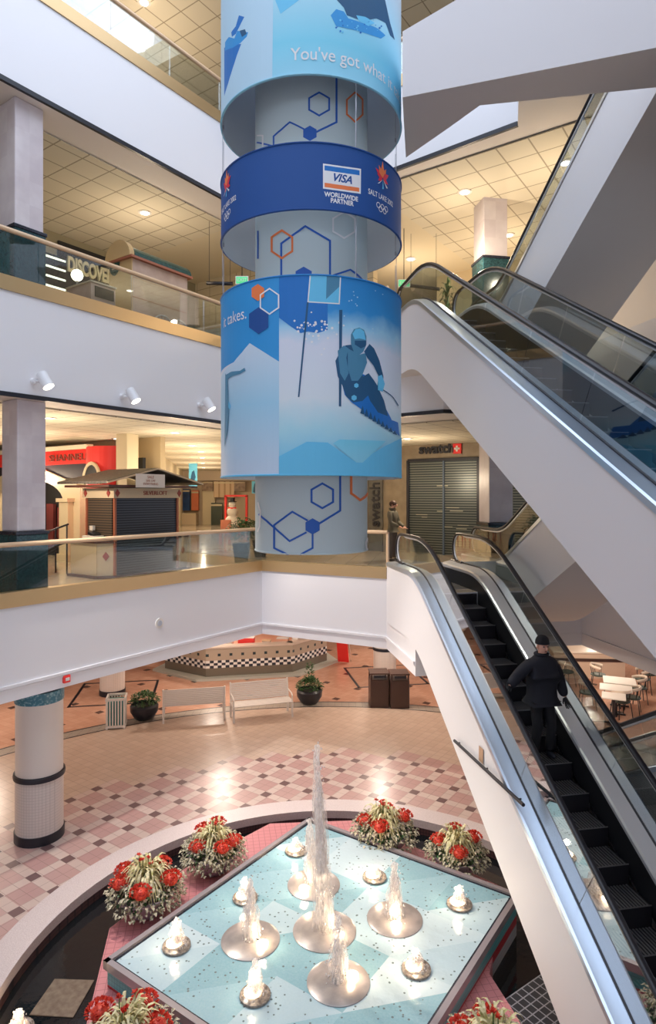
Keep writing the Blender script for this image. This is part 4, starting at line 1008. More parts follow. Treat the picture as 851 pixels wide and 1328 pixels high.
for px, py, lab in ((48,497,'white spotlight farthest left on the fascia of the upper gallery'),(162,516,'middle one of the three white spotlights on the upper gallery fascia'),(261,527,'white spotlight nearest the hanging banner on the upper gallery fascia')):
    pW = line_at(px, W0, A); zz = E+(HY-py)/FPX*pW.y; t = thing('spotlight', lab, 'spotlight', (pW.x, pW.y, zz), RA, group='spotlights on the upper fascia')
    MB().cyl((-.08,0,.02), .05, .10, 16, axis=(0,-1,0)).build('mount', canm, t); m = MB(); m.tube([(-.08,-.09,.02),(0,-.16,.0)], .02, 8); m.build('arm', canm, t)
    ax = Vector((.25,-.55,-1)).normalized(); c = Vector((-.02,-.16,.14)); cn_ = MB().cyl(c, .085, .26, 24, r2=.095, axis=ax).build('can', canm, t); MB().cyl(c+ax*.262, .085, .006, 20, axis=ax).build('lamp_face', lens, cn_)
    SPOTS.append(t.matrix_basis @ (c+ax*.3) if False else Vector((pW.x, pW.y, zz)) + Matrix.Rotation(RA, 3, 'Z') @ (c+ax*.30))
# ================================================================== middle gallery (level of the kiosk)
shut = mat('roller_shutter_dark', (.02,.03,.045), .35, metal=.3)
def slat(m, c1, c2, step, line, ax=2):
    v = coords(m); sp = nd(m, 'ShaderNodeSeparateXYZ'); lk(m, v, sp.inputs[0]); f = mth(m, 'LESS_THAN', mth(m, 'FRACT', mth(m, 'DIVIDE', sp.outputs[ax], step)), line); lk(m, mixc(m, f, c1, c2), bsdf(m).inputs['Base Color'])
slat(shut, (.018,.022,.035), (.07,.085,.11), .055, .3)
shutg = mat('shop_grille', (.1,.12,.12), .35, metal=.4); slat(shutg, (.035,.045,.05), (.17,.19,.17), .075, .42)
shutb = mat('kiosk_side_shutter', (.08,.06,.05), .5); slat(shutb, (.05,.04,.035), (.17,.12,.08), .055, .35)
kpan = mat('kiosk_panel', (.66,.54,.38), .5); kwood = mat('kiosk_dark_wood', (.10,.04,.03), .4); diam = mat('kiosk_diamond', (.35,.06,.05), .5); roofm = noisemat('kiosk_roof', (.05,.05,.05), (.12,.10,.09), 20, .6); rwood = mat('reddish_wood', (.42,.14,.08), .45)
K = (-4.62, 13.7)
t = thing('sales_kiosk', 'shuttered sales kiosk with a low gabled roof and red diamonds on the middle gallery', 'kiosk', (*K, Z2), RA)
MB().box((.88,.5,.87), (1.74,.98,1.74)).build('front_shutter', shut, t)
MB().box((-.012,.5,1.25), (.02,.86,.96)).build('side_shutter', shutb, t)
for x, y in ((0,0),(1.76,0),(0,1),(1.76,1)): MB().box((x,y,.87),(.05,.05,1.74)).build('corner_post', rwood, t)
fas_ = MB().box((.88,.5,1.85), (1.90,1.12,.22)).build('fascia', kpan, t)
m = MB()
dd = lambda x, y, z, s_, ax: m.prism([V2(0,-s_), V2(s_*.62,0), V2(0,s_), V2(-s_*.62,0)], -.006, .006)
def diamond(x, y, z, s_, side):
    m.M = Matrix.Translation((x,y,z)) @ (Matrix.Rotation(pi/2,4,'X') if side == 'f' else Matrix.Rotation(pi/2,4,'Z') @ Matrix.Rotation(pi/2,4,'X')); m.prism([V2(0,-s_), V2(s_*.7,0), V2(0,s_), V2(-s_*.7,0)], -.008, .008); m.M = Matrix()
diamond(.02,-.068,1.85,.085,'f'); diamond(1.76,-.068,1.85,.085,'f'); diamond(-.078,.12,1.85,.085,'s'); diamond(-.078,.95,1.85,.085,'s'); m.build('fascia_diamonds', diam, fas_)
m = MB(); m.box((.88,.5,2.0),(2.5,1.6,.05)); m.build('canopy_beam', kwood, t)
m = MB()
rz_ = (2.10, 2.42); pts = [(-.45, rz_[0]), (.88, rz_[1]), (2.25, rz_[0])]
vs = [(x, y, z) for y in (-.35, 1.45) for x, z in pts] + [(x, y, z-.05) for y in (-.35, 1.45) for x, z in pts]
m.add(vs, [(0,1,4,3),(1,2,5,4),(6,9,10,7),(7,10,11,8),(0,3,9,6),(2,8,11,5),(0,6,7,1),(1,7,8,2),(3,4,10,9),(4,5,11,10)]); m.build('roof', roofm, t, renorm=True)
m = MB(); m.tube([(-.45,-.36,2.07),(.88,-.36,2.40),(2.25,-.36,2.07)], .022, 4); m.build('gable_trim', kpan, t)
MB().prism([V2(-.27,.26),V2(0,0),V2(0,1.22),V2(-.27,1.22)], .04, .76).build('side_counter', kpan, t); MB().prism([V2(-.32,.25),V2(.02,-.05),V2(.02,1.27),V2(-.32,1.27)], .76, .80).build('side_counter_top', kwood, t); MB().prism([V2(-.34,.24),V2(.0,-.08),V2(2.15,-.08),V2(2.15,1.1),V2(0,1.25),V2(-.34,1.25)], 0, .06).build('base_board', kwood, t)
MB().box((1.93,.35,.42), (.30,.7,.76)).build('right_counter', kpan, t); MB().box((1.94,.35,.81), (.36,.76,.035)).build('right_counter_top', kwood, t)
m = MB(); diamond(1.93,-.008,.48,.09,'f'); m.M = Matrix.Translation((-.142,.118,.48)) @ Matrix.Rotation(atan2(-.26,.27),4,'Z') @ Matrix.Rotation(pi/2,4,'X'); m.prism([V2(0,-.1), V2(.07,0), V2(0,.1), V2(-.07,0)], -.01, .012); m.M = Matrix(); m.build('counter_diamonds', diam, t)
def textobj(txt, size, matr, parent, loc, rot, ext=.004, align='CENTER', name='lettering', bold=0, sx=1):
    cu = bpy.data.curves.new('lettering', 'FONT'); cu.body = txt; cu.size = size; cu.extrude = ext; cu.align_x = align; cu.align_y = 'CENTER'; cu.offset = bold
    ob = bpy.data.objects.new('t', cu); me = bpy.data.meshes.new_from_object(ob); bpy.data.objects.remove(ob); me.materials.clear(); me.materials.append(matr); o = bpy.data.objects.new(name, me); C.objects.link(o); o.parent = parent; o.location = loc; o.rotation_euler = rot; o.scale = (sx,1,1); return o
FR = (pi/2, 0, 0)
textobj('SILVERLOFT', .13, diam, fas_, (1.05,-.07,1.85), FR)
p = Vector((K[0], K[1])) + A*.62 - (-B)*.42
t2 = thing('sale_sign', 'white paper sale sign hanging on the kiosk gable', 'sign', (p.x, p.y, Z2+2.02), RA)
o = MB().box((0,0,.10), (.80,.008,.30)).build('board', whit, t2); textobj('SALE', .085, rwood, t2, (0,-.008,.18), FR, .001); textobj('50% OFF', .07, rwood, t2, (0,-.008,.10), FR, .001); textobj('EVERYTHING', .07, rwood, t2, (0,-.008,.03), FR, .001)
p = Vector((*K,)) + A*(-.16) - B*.55; t2 = thing('cash_register', 'white cash register on the left counter of the shuttered kiosk', 'cash register', (p.x, p.y, Z2+.80), RA)
MB().box((0,0,.06), (.26,.42,.12)).build('body', whit, t2, bevel=.01); MB().box((0,-.05,.15), (.2,.2,.06), M=Matrix.Rotation(.3,4,'X')).build('keyboard', black, t2); m = MB(); m.tube([(.05,.1,.12),(.05,.1,.24)], .015, 8); m.box((.05,.1,.28),(.06,.12,.1)); m.build('display', whit, t2)
p = Vector((*K,)) + A*(-.15) - B*2.0; t2 = thing('garment_rail', 'dark slanted rail unit at the left of the shuttered kiosk', 'rack', (p.x, p.y, Z2), RA)
for z in (.62,1.02): MB().tube([(0,-.5,z+.12),(0,.5,z-.12)], .022, 6).build('rail', black, t2)
for y in (-.45,0,.45): MB().tube([(0,y,0),(0,y,1.02-y*.24)], .018, 6).build('upright', black, t2)
# storefront with arch
SF = Vector((-8.16, 18.3)); px0 = 46
og = line_at(px0, SF, B); t = thing('arched_storefront', 'cream arched shopfront with a red sign band at the far left of the middle gallery', 'shopfront', (og.x, og.y, Z2), RB)
def SX(px): return (line_at(px, SF, B) - og).dot(B)
def SZ(px, py): return E + (HY-py)/FPX*line_at(px, SF, B).y - Z2
sp_z = SZ(46, 650); hw_ = (SX(88)-SX(5))/2; cxm = (SX(88)+SX(5))/2
m = MB(); arch = [(cxm+hw_*cos(pi*k/16), sp_z+ (SZ(46,622)-sp_z)*sin(pi*k/16)) for k in range(17)]
outl = [(SX(110),0),(SX(110),SZ(110,630)),(cxm,SZ(46,601)),(SX(-25),SZ(-25,632)),(SX(-25),0)]
loop = [V2(*p) for p in outl + [(cxm-hw_,0)] + arch[::-1] + [(cxm+hw_,0)]]
m.M = Matrix.Rotation(pi/2,4,'X'); m.prism(loop, -.25, .15); m.build('arched_panel', cream, t)
for px in (0, 96):
    m = MB(); x = SX(px); m.box((x,-.22,sp_z/2), (.42,.2,sp_z)); m.box((x,-.24,sp_z+.04),(.54,.28,.10)); m.box((x,-.24,.1),(.54,.28,.2)); m.build('pilaster', cream, t)
MB().box((cxm,.6,1.4), (SX(140)-SX(-60),.1,2.8)).build('dark_backing', dark, t)
MB().box(((SX(140)+SX(-60))/2,-.05,SZ(60,612)), (SX(140)-SX(-60),.1,SZ(60,604)-SZ(60,622))).build('dark_frieze', mat('dark_frieze', (.035,.03,.045), .5), t)
MB().box(((SX(122)+SX(-60))/2,-.12,(SZ(60,587)+SZ(60,604))/2), (SX(122)-SX(-60),.14,SZ(60,587)-SZ(60,604))).build('red_sign_band', redp, t)
MB().box(((SX(122)+SX(-60))/2,-.12,SZ(60,584)), (SX(122)-SX(-60),.20,.12)).build('lit_cornice', mat('lit_cornice', (.86,.76,.58), .5), t)
textobj('SHANNELL', .26, mat('dull_gold_letters', (.30,.07,.05), .5), t, (SX(98),-.21,SZ(98,594)), FR, .02, sx=1.5)
m = MB(); 
for k in range(5): m.box((SX(20+k*14), .45, .9+.1*(k%2)), (.35,.1,.9+.2*(k%3)))
m.build('display_shapes', mat('display_dim', (.12,.02,.02), .6), t)
# red tower and wall to its right
og2 = line_at(139, SF, B); t = thing('red_tower', 'red rounded shop tower with a small cream arch behind the kiosk roof', 'shop tower', (og2.x, og2.y, Z2), RB)
r_ = (SX(158)-SX(119))/2; m = MB(); vs = [(r_*cos(a), -.7*r_*sin(a), z) for z in (0, SZ(139,580)) for a in [pi*k/16 for k in range(17)]]; m.add(vs, [(k, 17+k, 18+k, k+1) for k in range(16)]); m.build('red_shell', redp, t)
rr_ = SX(150)-SX(139); za = SZ(139,628); m = MB(); m.tube([(rr_*1.0*cos(a), -.72*r_, za+rr_*1.5*sin(a)) for a in [pi*k/12 for k in range(13)]], .05, 6); m.build('cream_arch', cream, t)
m = MB(); m.M = Matrix.Translation((0,-.71*r_,0)) @ Matrix.Rotation(pi/2,4,'X'); m.prism([V2(rr_*.95*cos(a), za+rr_*1.45*sin(a)) for a in [pi*k/12 for k in range(13)]], -.02, .02); m.build('arch_opening', dark, t)
og3 = line_at(165, SF, B); o = MB().box((0,0,1.7), (SX(172)-SX(158), .35, 3.4)).build('pale_pilaster', cream); o.location = (og3.x, og3.y, Z2); o.rotation_euler = (0,0,RB); tag(o, 'cream pilaster at the corner right of the red shop tower', 'pilaster')
def wallxy(p, q_, z0, z1, matr, name='wall_corridor', th=.15):
    d = Vector(q_)-Vector(p); L = d.length; o = MB().box((L/2, th/2, 0), (L, th, z1-z0)).build(name, matr, kind='structure'); o.location = (p[0], p[1], (z0+z1)/2); o.rotation_euler = (0,0,atan2(d.y,d.x)); return o
cS = line_at(172, SF, B); far = cS + S*26
wallxy(line_at(-200, SF, B)+A*.9, line_at(172, SF, B)+A*.9, Z2, E+1.6, beige)
wallxy(cS, far, Z2, E+1.6, cream)
# swatch shop wall
SW = Vector((3.5, 19.2)); swl = line_at(478, SW, B); swr = line_at(760, SW, B)
sand = noisemat('sand_marble_wall', (.26,.20,.13), (.34,.27,.18), 3, .35); sandd = noisemat('grey_marble_wall', (.10,.10,.085), (.15,.14,.12), 5, .35)
wallxy(swl, swr, Z2, E+1.6, sand, 'wall_back_shop'); wallxy(swl, swl + S*16, Z2, E+1.6, sand, 'wall_corridor')
og = line_at(576, SW, B)
def WX(px): return (line_at(px, SW, B)-og).dot(B)
def WZ(px, py): return E + (HY-py)/FPX*line_at(px, SW, B).y - Z2
t = thing('shop_shutter', 'closed dark roller shutter of the watch shop on the middle gallery', 'shutter', (og.x-B.y*0, og.y, Z2), RB)
w0, w1 = WX(531), WX(622); ht = WZ(576,596)
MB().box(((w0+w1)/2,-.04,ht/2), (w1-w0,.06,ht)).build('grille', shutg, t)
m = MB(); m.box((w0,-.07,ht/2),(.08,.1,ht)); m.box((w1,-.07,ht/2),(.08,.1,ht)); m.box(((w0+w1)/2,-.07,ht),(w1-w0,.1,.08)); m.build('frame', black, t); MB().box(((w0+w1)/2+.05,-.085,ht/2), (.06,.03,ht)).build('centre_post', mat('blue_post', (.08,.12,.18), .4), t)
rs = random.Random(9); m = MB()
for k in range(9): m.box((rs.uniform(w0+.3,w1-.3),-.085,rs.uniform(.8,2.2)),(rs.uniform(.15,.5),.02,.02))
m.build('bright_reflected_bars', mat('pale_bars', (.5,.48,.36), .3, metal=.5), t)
t = thing('shop_sign', 'black lettered shop sign ending in a red square with a white cross, above the shutter', 'sign', (og.x, og.y, Z2+WZ(570,583)), RB)
textobj('swatch', .42, black, t, (WX(567),-.05,.02), FR, .02, bold=.012, sx=1.0)
MB().box((WX(594),-.04,0), (.26,.06,.30)).build('red_square', redp, t); m = MB(); m.box((WX(594),-.075,0),(.17,.01,.055)); m.box((WX(594),-.075,0),(.055,.01,.17)); m.build('white_cross', whit, t)
MB().box(((WX(479)+WX(497))/2,-.03,1.6), (WX(497)-WX(479),.05,3.2)).build('grey_pier', sandd, None, kind='structure').location = (og.x, og.y, Z2); C.objects['grey_pier'].rotation_euler = (0,0,RB); C.objects['grey_pier'].name = 'trim_12'
t = thing('vertical_shop_sign', 'upright black lettering on the grey pier beside the standing person', 'sign', (og.x, og.y, Z2), RB)
textobj('swatch', .52, black, t, (WX(488),-.075,WZ(488,654)), (pi/2, -pi/2, 0), .015, bold=.01)
t = thing('shop_shutter', 'second dark roller shutter, right of the marble pillar behind the escalators', 'shutter', (og.x, og.y, Z2), RB)
MB().box(((WX(655)+WX(745))/2,-.04,1.35), (WX(745)-WX(655),.06,2.7)).build('grille', shutg, t); MB().box(((WX(655)+WX(745))/2,-.06,2.72), (WX(745)-WX(655),.1,.1)).build('frame', black, t)
# far end of the corridor
YF = 40.0; fx = lambda px: (px-CX)/FPX*YF; fz = lambda py: E+(HY-py)/FPX*YF
m = MB(); m.box((-4, YF+.5, (Z2+E+1.6)/2), (20,.2,E+1.6-Z2)); struct('wall_far', m, [mat('far_wall_warm', (.74,.60,.42), .6)])
m = MB(); m.box((-4, YF-.2, E+1.28), (20,.5,.66)); struct('trim_13', m, [mat('warm_header', (.72,.60,.46), .6)])
def fbox(x0, x1, y0, y1, matr, name, label, cat, dy=0, th=.3, parts=()):
    t = thing(name, label, cat, (fx((x0+x1)/2), YF-dy, fz(y1))); MB().box((0,0,(fz(y0)-fz(y1))/2), (fx(x1)-fx(x0), th, fz(y0)-fz(y1))).build('panel', matr, t)
    MB().box((0,-th/2-.02,(fz(y0)-fz(y1))*.9), (fx(x1)-fx(x0), .04, (fz(y0)-fz(y1))*.08)).build('top_edge', cream, t); return t
fbox(233.5,246.5,634,662,noisemat('night_blue_poster', (.01,.04,.14), (.03,.10,.28), 1.5, .3),'wall_poster','dark blue upright poster at the far end of the corridor','poster')
fbox(249,258,636,662,mat('orange_display', (.80,.22,.10), .5),'product_display','orange and white display right of the dark blue poster','display')
fbox(234,258,665,680,mat('striped_counter', (.72,.58,.40), .5),'shop_counter','pale low counter under the dark blue poster far away','counter', .5, .8)
fbox(264.5,280,625,680,cream,'wide_pilaster','broad cream pilaster at the far end of the corridor','pilaster', .2, .5)
stripe = mat('curtain_tan', (.66,.46,.28), .7); slat(stripe, (.72,.54,.36), (.50,.33,.20), .35, .3, 0)
fbox(280,306,624.5,645,stripe,'striped_awning','tan striped awning at the far end of the corridor','awning', .6, .3)
fbox(277,291,652,680,mat('dark_green_panel', (.05,.07,.05), .5),'dark_door','dark green panel beside the red frame at the corridor end','door', .7, .3)
brn = noisemat('brown_stone', (.20,.13,.09), (.36,.26,.18), 6, .5)
fbox(265,279,625,637,brn,'stone_sign','brown square above the cream pilaster at the corridor end','sign', .7, .1); fbox(306,320,625,637,brn,'stone_sign','brown square right of the striped awning','sign', .7, .1)
# red frame with snowman
Yr = 30.0; rx = lambda px: (px-CX)/FPX*Yr; rz = lambda py: E+(HY-py)/FPX*Yr
t = thing('red_frame_stand', 'red square frame stand around the snowman figure', 'stand', (rx(306.5), Yr, Z2)); hz = rz(643)-Z2; wx_ = rx(320)-rx(293)
for s_ in (-1,1): MB().box((s_*wx_/2, 0, hz/2), (.09,.3,hz)).build('post', redp, t)
MB().box((0,0,hz), (wx_+.09,.3,.09)).build('top_bar', redp, t); MB().box((0,0,.25), (wx_,.5,.5)).build('base', rwood, t)
t = thing('snowman_figure', 'white snowman figure with a black hat inside the red frame', 'figure', (rx(303), Yr-.35, Z2+.1))
m = MB(); m.ball((0,0,.45), .36, n=16, m=12); m.ball((0,0,.95), .26, n=16, m=12); m.build('body', whit, t); MB().ball((0,0,1.28), .17, n=16, m=12).build('head', whit, t); m = MB(); m.cyl((0,0,1.40), .2, .03, 16); m.cyl((0,0,1.42), .12, .18, 16); m.build('hat', black, t); m = MB(); m.tube([(-.18,-.1,1.12),(0,-.2,1.1),(.18,-.1,1.12)], .04, 6); m.build('scarf', redp, t)
# red chair and two tall planters
p = at(292,707,Z2) if False else atD(292,705.5,1.79*FPX/62.5)
t = thing('red_chair', 'small red wooden chair on the corridor floor left of the tall planters', 'chair', (p.x, p.y, Z2)); MB().box((0,0,.42), (.40,.40,.04)).build('seat', rwood, t); MB().box((0,.18,.72), (.40,.03,.34)).build('backrest', rwood, t)
for sx in (-1,1):
    for sy in (-1,1): MB().box((sx*.17, sy*.17, .21 if sy < 0 else .4), (.04,.04,.42 if sy < 0 else .8)).build('leg', rwood, t)
def planter(px, pyb, hgt, label, w=.30, seed=1):
    d = (E-Z2)*FPX/(pyb-HY); rs = random.Random(seed); t = thing('tall_planter', label, 'potted plant', ((px-CX)/FPX*d, d, Z2))
    vs = []; w2 = w*.68; 
    for s_, z in ((w2,0),(w,hgt)): vs += [(-s_/1.4,-s_/1.4,z),(s_/1.4,-s_/1.4,z),(s_/1.4,s_/1.4,z),(-s_/1.4,s_/1.4,z)]
    MB().add(vs, [(3,2,1,0),(4,5,6,7),(0,1,5,4),(1,2,6,5),(2,3,7,6),(3,0,4,7)]).build('pot', mat('dark_pot', (.03,.03,.03), .4), t)
    m = MB()
    for k in range(170):
        a = rs.uniform(0,6.28); e = rs.uniform(-.5,1.5); R = .34*rs.uniform(.4,1.1); leafq(m, Vector((R*cos(a)*cos(e), R*sin(a)*cos(e), hgt+.22+R*1.1*sin(e))), Vector((cos(a), sin(a), rs.uniform(-.3,.9))), rs.uniform(.14,.24), .075, droop=.5)
    m.build('foliage', leafg, t)
planter(313.5,731,.55,'tall dark planter with leafy green plant behind the railing, left of the hanging column',seed=3); planter(338,722,.50,'second tall dark planter half hidden by the hanging column',seed=4)
# hanging picture banners in the corridor
for px, y0, y1, d, lab in ((250.5,601,633,24,'blue picture banner hanging from the corridor ceiling right of the kiosk'),(331,624,640,30,'small blue picture banner hanging just left of the printed column')):
    zt_ = E+(HY-y0)/FPX*d; zb2 = E+(HY-y1)/FPX*d; t = thing('ceiling_banner', lab, 'banner', ((px-CX)/FPX*d, d, zb2)); h_ = zt_-zb2
    MB().box((0,0,h_/2), (.32,.015,h_)).build('cloth', psky, t); m = MB(); m.M = Matrix.Translation((0,-.012,h_*.45)) @ Matrix.Rotation(pi/2,4,'X'); m.prism([V2(-.1,-.2),V2(.02,-.25),V2(.1,0),V2(.04,.25),V2(-.04,.2),V2(-.08,0)], -.002, .002); m.build('printed_figure', pfig, t)
    m = MB(); 
    for s_ in (-1,1): m.tube([(s_*.14,0,h_),(s_*.14,0,E+1.57-zb2)], .004, 4)
    m.build('wires', cable, t)

# ================================================================== upper gallery (cart level)
cartw = noisemat('cart_wood', (.50,.34,.27), (.60,.43,.34), 4, .4); cartg = noisemat('cart_green_roof', (.01,.045,.04), (.02,.10,.085), 18, .3); goldw = mat('cart_end_wood', (.62,.42,.20), .4); wheelm = mat('wheel_white', (.75,.74,.72), .4)
kc = line_at(172, W0 - B*.7, A); t = thing('wooden_cart', 'large wooden market cart with a dark green barrel roof on the upper gallery', 'cart', (kc.x, kc.y, Z3), RA)
MB().box((.74,.37,1.02), (1.48,.74,1.12)).build('body', cartw, t)
MB().box((.74,.37,.3), (1.40,.66,.34)).build('undercarriage', kwood, t)
MB().box((-.012,.37,1.02), (.024,.74,1.12)).build('end_panel', goldw, t)
m = MB()
for z in (.80,1.20): m.box((.74,-.004,z), (1.48,.01,.012))
m.box((.74,.37,.46),(1.56,.80,.04)); m.box((.74,.37,1.60),(1.66,.90,.045)); m.build('mouldings', rwood, t)
m = MB(); m.M = Matrix.Translation((-.02,.37,1.62)) @ Matrix.Rotation(pi/2,4,'Y') @ Matrix.Rotation(pi/2,4,'Z'); half = [V2(.40*cos(a), .30*sin(a)) for a in [pi*k/14 for k in range(15)]]; m.prism(half, .06, 1.60); m.build('barrel_roof', cartg, t)
m = MB(); m.M = Matrix.Translation((-.10,.37,1.62)) @ Matrix.Rotation(pi/2,4,'Y') @ Matrix.Rotation(pi/2,4,'Z'); m.prism([V2(p.x*1.02, p.y*1.25) for p in half], 0, .12); m.build('arched_gable', goldw, t)
def wheel(x):
    m = MB(); m.tube([(x+.27*cos(2*pi*k/24), -.06, .30+.27*sin(2*pi*k/24)) for k in range(24)], .018, 6, closed=True)
    for k in range(8): a = pi*k/8; m.tube([(x-.27*cos(a), -.06, .30-.27*sin(a)), (x+.27*cos(a), -.06, .30+.27*sin(a))], .009, 5)
    m.cyl((x,-.03,.30), .05, .06, 12, axis=(0,-1,0)); m.build('wheel', wheelm, t)
wheel(.75); wheel(1.2)
hb = line_at(149, W0 - B*1.25, A); t = thing('hanging_oval_sign', 'small dark green half oval sign hanging at the end of the wooden cart', 'sign', (hb.x, hb.y, Z3+1.58), RB)
m = MB(); m.M = Matrix.Rotation(pi/2,4,'X'); m.prism([V2(.17*cos(a), .26*sin(a)) for a in [-pi*k/12 for k in range(13)]][::-1], -.015, .015); m.build('board', cartg, t); m = MB(); m.box((0,0,.12),(.5,.03,.03)); m.build('bracket', kwood, t); m = MB(); m.box((0,-.02,-.07),(.2,.01,.02)); m.box((0,-.02,-.12),(.14,.01,.02)); m.build('lettering_bars', kpan, t)
ks = line_at(118, W0 - B*.5, A); t = thing('small_vendor_stand', 'low wooden stand with dark vents beside the big wooden cart', 'stand', (ks.x, ks.y, Z3), RA)
MB().box((.27,.39,.38), (.54,.78,.76)).build('body', cartw, t); MB().box((.27,.39,.77), (.58,.82,.03)).build('top', kpan, t); MB().box((.29,-.008,.60), (.42,.012,.20)).build('dark_vent', dark, t); m = MB(); m.box((.29,-.008,.40),(.42,.012,.05)); m.build('lower_vent', dark, t)
# discover shop
ds = W0 - B*4.6; d0 = line_at(20, ds, A); t = thing('discover_shopfront', 'dark shopfront with cream raised lettering and bright window bars behind the small stand', 'shopfront', (d0.x, d0.y, Z3), RA)
DX = lambda px: (line_at(px, ds, A)-d0).length*(1 if px > 20 else -1); DZ = lambda px, py: E+(HY-py)/FPX*line_at(px, ds, A).y - Z3
MB().box((DX(90)-2,.1,1.66), (DX(300)+6,.15,3.3)).build('wall', mat('dim_olive_wall', (.30,.26,.16), .6), t)
MB().box(((DX(75)+DX(150))/2,-.01,DZ(110,352)), (DX(150)-DX(75),.06,1.1)).build('dark_sign_panel', dark, t)
creaml = mat('cream_letters', (.78,.72,.48), .5)
textobj('DISCOVER', .50, creaml, t, (DX(85),-.06,DZ(112,352)), FR, .04, align='LEFT', bold=.02, sx=.56)
m = MB()
for k in range(6): m.box(((DX(52)+DX(84))/2,-.03,DZ(68,342)-.06-.24*k+.2), (DX(84)-DX(52),.03,.05))
m.build('bright_window_bars', mat('lit_bars', (.8,.82,.7), .4, emit=(.85,.9,.75), es=1.2), t)
MB().box(((DX(52)+DX(84))/2,-.01,1.6), (DX(84)-DX(52),.04,2.2)).build('window', dark, t)
gl = atD(100,357,13.2); t = thing('globe_lamp', 'small glowing globe lamp above the low wooden stand', 'lamp', (gl.x, gl.y, Z3)); MB().ball((0,0,gl.z-Z3), .12, n=16, m=10).build('globe', mat('globe_glow', (1,.95,.8), .4, emit=(1,.93,.7), es=5), t); MB().tube([(0,0,0),(0,0,gl.z-Z3-.1)], .02, 8).build('pole', black, t)
# exit signs on long black bars, hung from the upper gallery ceiling
exg = mat('exit_green', (.05,.35,.15), .4, emit=(.1,.8,.3), es=.6)
def exitsign(px, py, D, barpx, lab, ztop):
    p = atD(px, py, D); t = thing('exit_sign', lab, 'exit sign', (p.x, p.y, p.z))
    MB().box((0,0,0), (.30,.07,.20)).build('housing', whit, t, bevel=.008); MB().box((0,-.04,0), (.26,.01,.15)).build('face', exg, t); textobj('EXIT', .11, whit, t, (0,-.048,0), FR, .002)
    m = MB(); m.tube([(0,0,.1),(0,0,ztop-p.z)], .01, 6); m.build('stem', black, t)
    if barpx:
        a = atD(barpx[0], barpx[1], D+.3); b = atD(barpx[2], barpx[3], D+.3); t2 = thing('black_hanging_bar', lab.replace('green exit sign', 'black bar by the exit sign'), 'bar', a); m = MB(); m.tube([(0,0,0), tuple(b-a)], .045, 6); m.build('bar', black, t2); m = MB()
        for f in (.1,.9): q_ = (b-a)*f; m.tube([tuple(q_), (q_.x, q_.y, ztop-a.z)], .006, 4)
        m.build('wires', black, t2)
exitsign(524,368,15.5,(529,370,570,375),'green exit sign behind the top of the upper escalator glass',E+6.55); exitsign(620,382,15.0,(628,386,644,388),'green exit sign before the right marble pillar, upper gallery',E+6.55); exitsign(314,364,14.8,(268,367,302,368),'green exit sign just above the lower banner at its left edge',E+6.55)
pd = 14.4; t = thing('potted_tropical_plant', 'leafy green plant behind the upper escalator glass', 'potted plant', ((580-CX)/FPX*pd, pd, Z3)); rs = random.Random(8); m = MB()
MB().lathe([(0,0),(.24,0),(.30,.5),(.26,.5),(0,.45)], 20).build('pot', mat('terracotta_dark', (.2,.1,.06), .6), t)
for k in range(70): strap(m, Vector((0,0,.5+rs.uniform(0,.9))), rs.uniform(0,6.28), rs.uniform(.3,.5), .05, rs.uniform(.4,1.2))
m.build('foliage', leafg, t); MB().tube([(0,0,.4),(0,0,1.5)], .02, 6).build('stem', kwood, t)
# dark shop band behind the upper escalators
og = ab(17.3, 4.0); o = MB().box((0,0,1.0), (9,.1,2.1)).build('dark_shop_window', mat('dim_window', (.03,.035,.04), .2)); o.location = (og.x, og.y, Z3); o.rotation_euler = (0,0,RB); tag(o, 'dark shop window behind the top of the upper escalator', 'window')
# top level: pale blue panel standing in for sky reflected in the railing glass
o = atD(105,8,22); t = thing('wall_poster', 'pale blue panel standing in for the sky reflection in the highest gallery glass', 'poster', (o.x, o.y, o.z), RA); MB().box((0,0,-.2), (2.0,.05,1.6)).build('picture', psky, t); MB().box((0,.03,-.2), (2.15,.05,1.75)).build('frame', whit, t)

# ================================================================== recessed ceiling lights
led = mat('recessed_lamp', (1,.95,.85), .4, emit=(1,.93,.80), es=9)
def down(px, py, dz, lab, store):
    d = dz*FPX/(HY-py); p = Vector(((px-CX)/FPX*d, d, E+dz)); t = thing('recessed_light', lab, 'ceiling light', (p.x, p.y, p.z-.012))
    tr_ = MB().lathe([(.10,0),(.15,0),(.155,-.012),(.10,-.02)], 24).build('trim_ring', whit, t); MB().cyl((0,0,-.016), .10, .012, 20).build('lamp_face', led, tr_); store.append(p)
FILL1=[]; DOWN2=[]; DOWN3=[]; DOWN4=[]
for px, py, lab in ((188,275,'round ceiling light above the wooden cart, brightest one there'),(95,315,'round ceiling light just above the handrail left of the cart sign'),(603,248,'round ceiling light left of the upper right pillar'),(660,304,'round ceiling light just right of the upper right pillar'),(533,335,'round ceiling light above the left end of the upper escalator handrail'),(734,210,'round ceiling light showing between the slanted black rail and the white truss')): down(px, py, 6.572, lab, DOWN3)
for px, py, lab in ((63,541,'round ceiling light right of the left marble pillar, under the spotlights'),(152,568,'round ceiling light above the kiosk roof'),(227,560,'round ceiling light below the rightmost spotlight'),(249,577,'first of the row of ceiling lights running down the corridor'),(261,585,'second of the row of ceiling lights running down the corridor'),(262.5,593,'third of the row of ceiling lights running down the corridor'),(263,600,'fourth of the row of ceiling lights running down the corridor'),(264,606,'last and farthest of the row of ceiling lights in the corridor'),(528,568,'round ceiling light at the left above the watch shop sign')): down(px, py, 1.582, lab, DOWN2)
for px, py, lab in ((187,2,'round ceiling light at the very top edge of the picture, left of the banner'),(183,62,'round ceiling light seen through the glass of the highest gallery')): down(px, py, 11.57, lab, DOWN4)
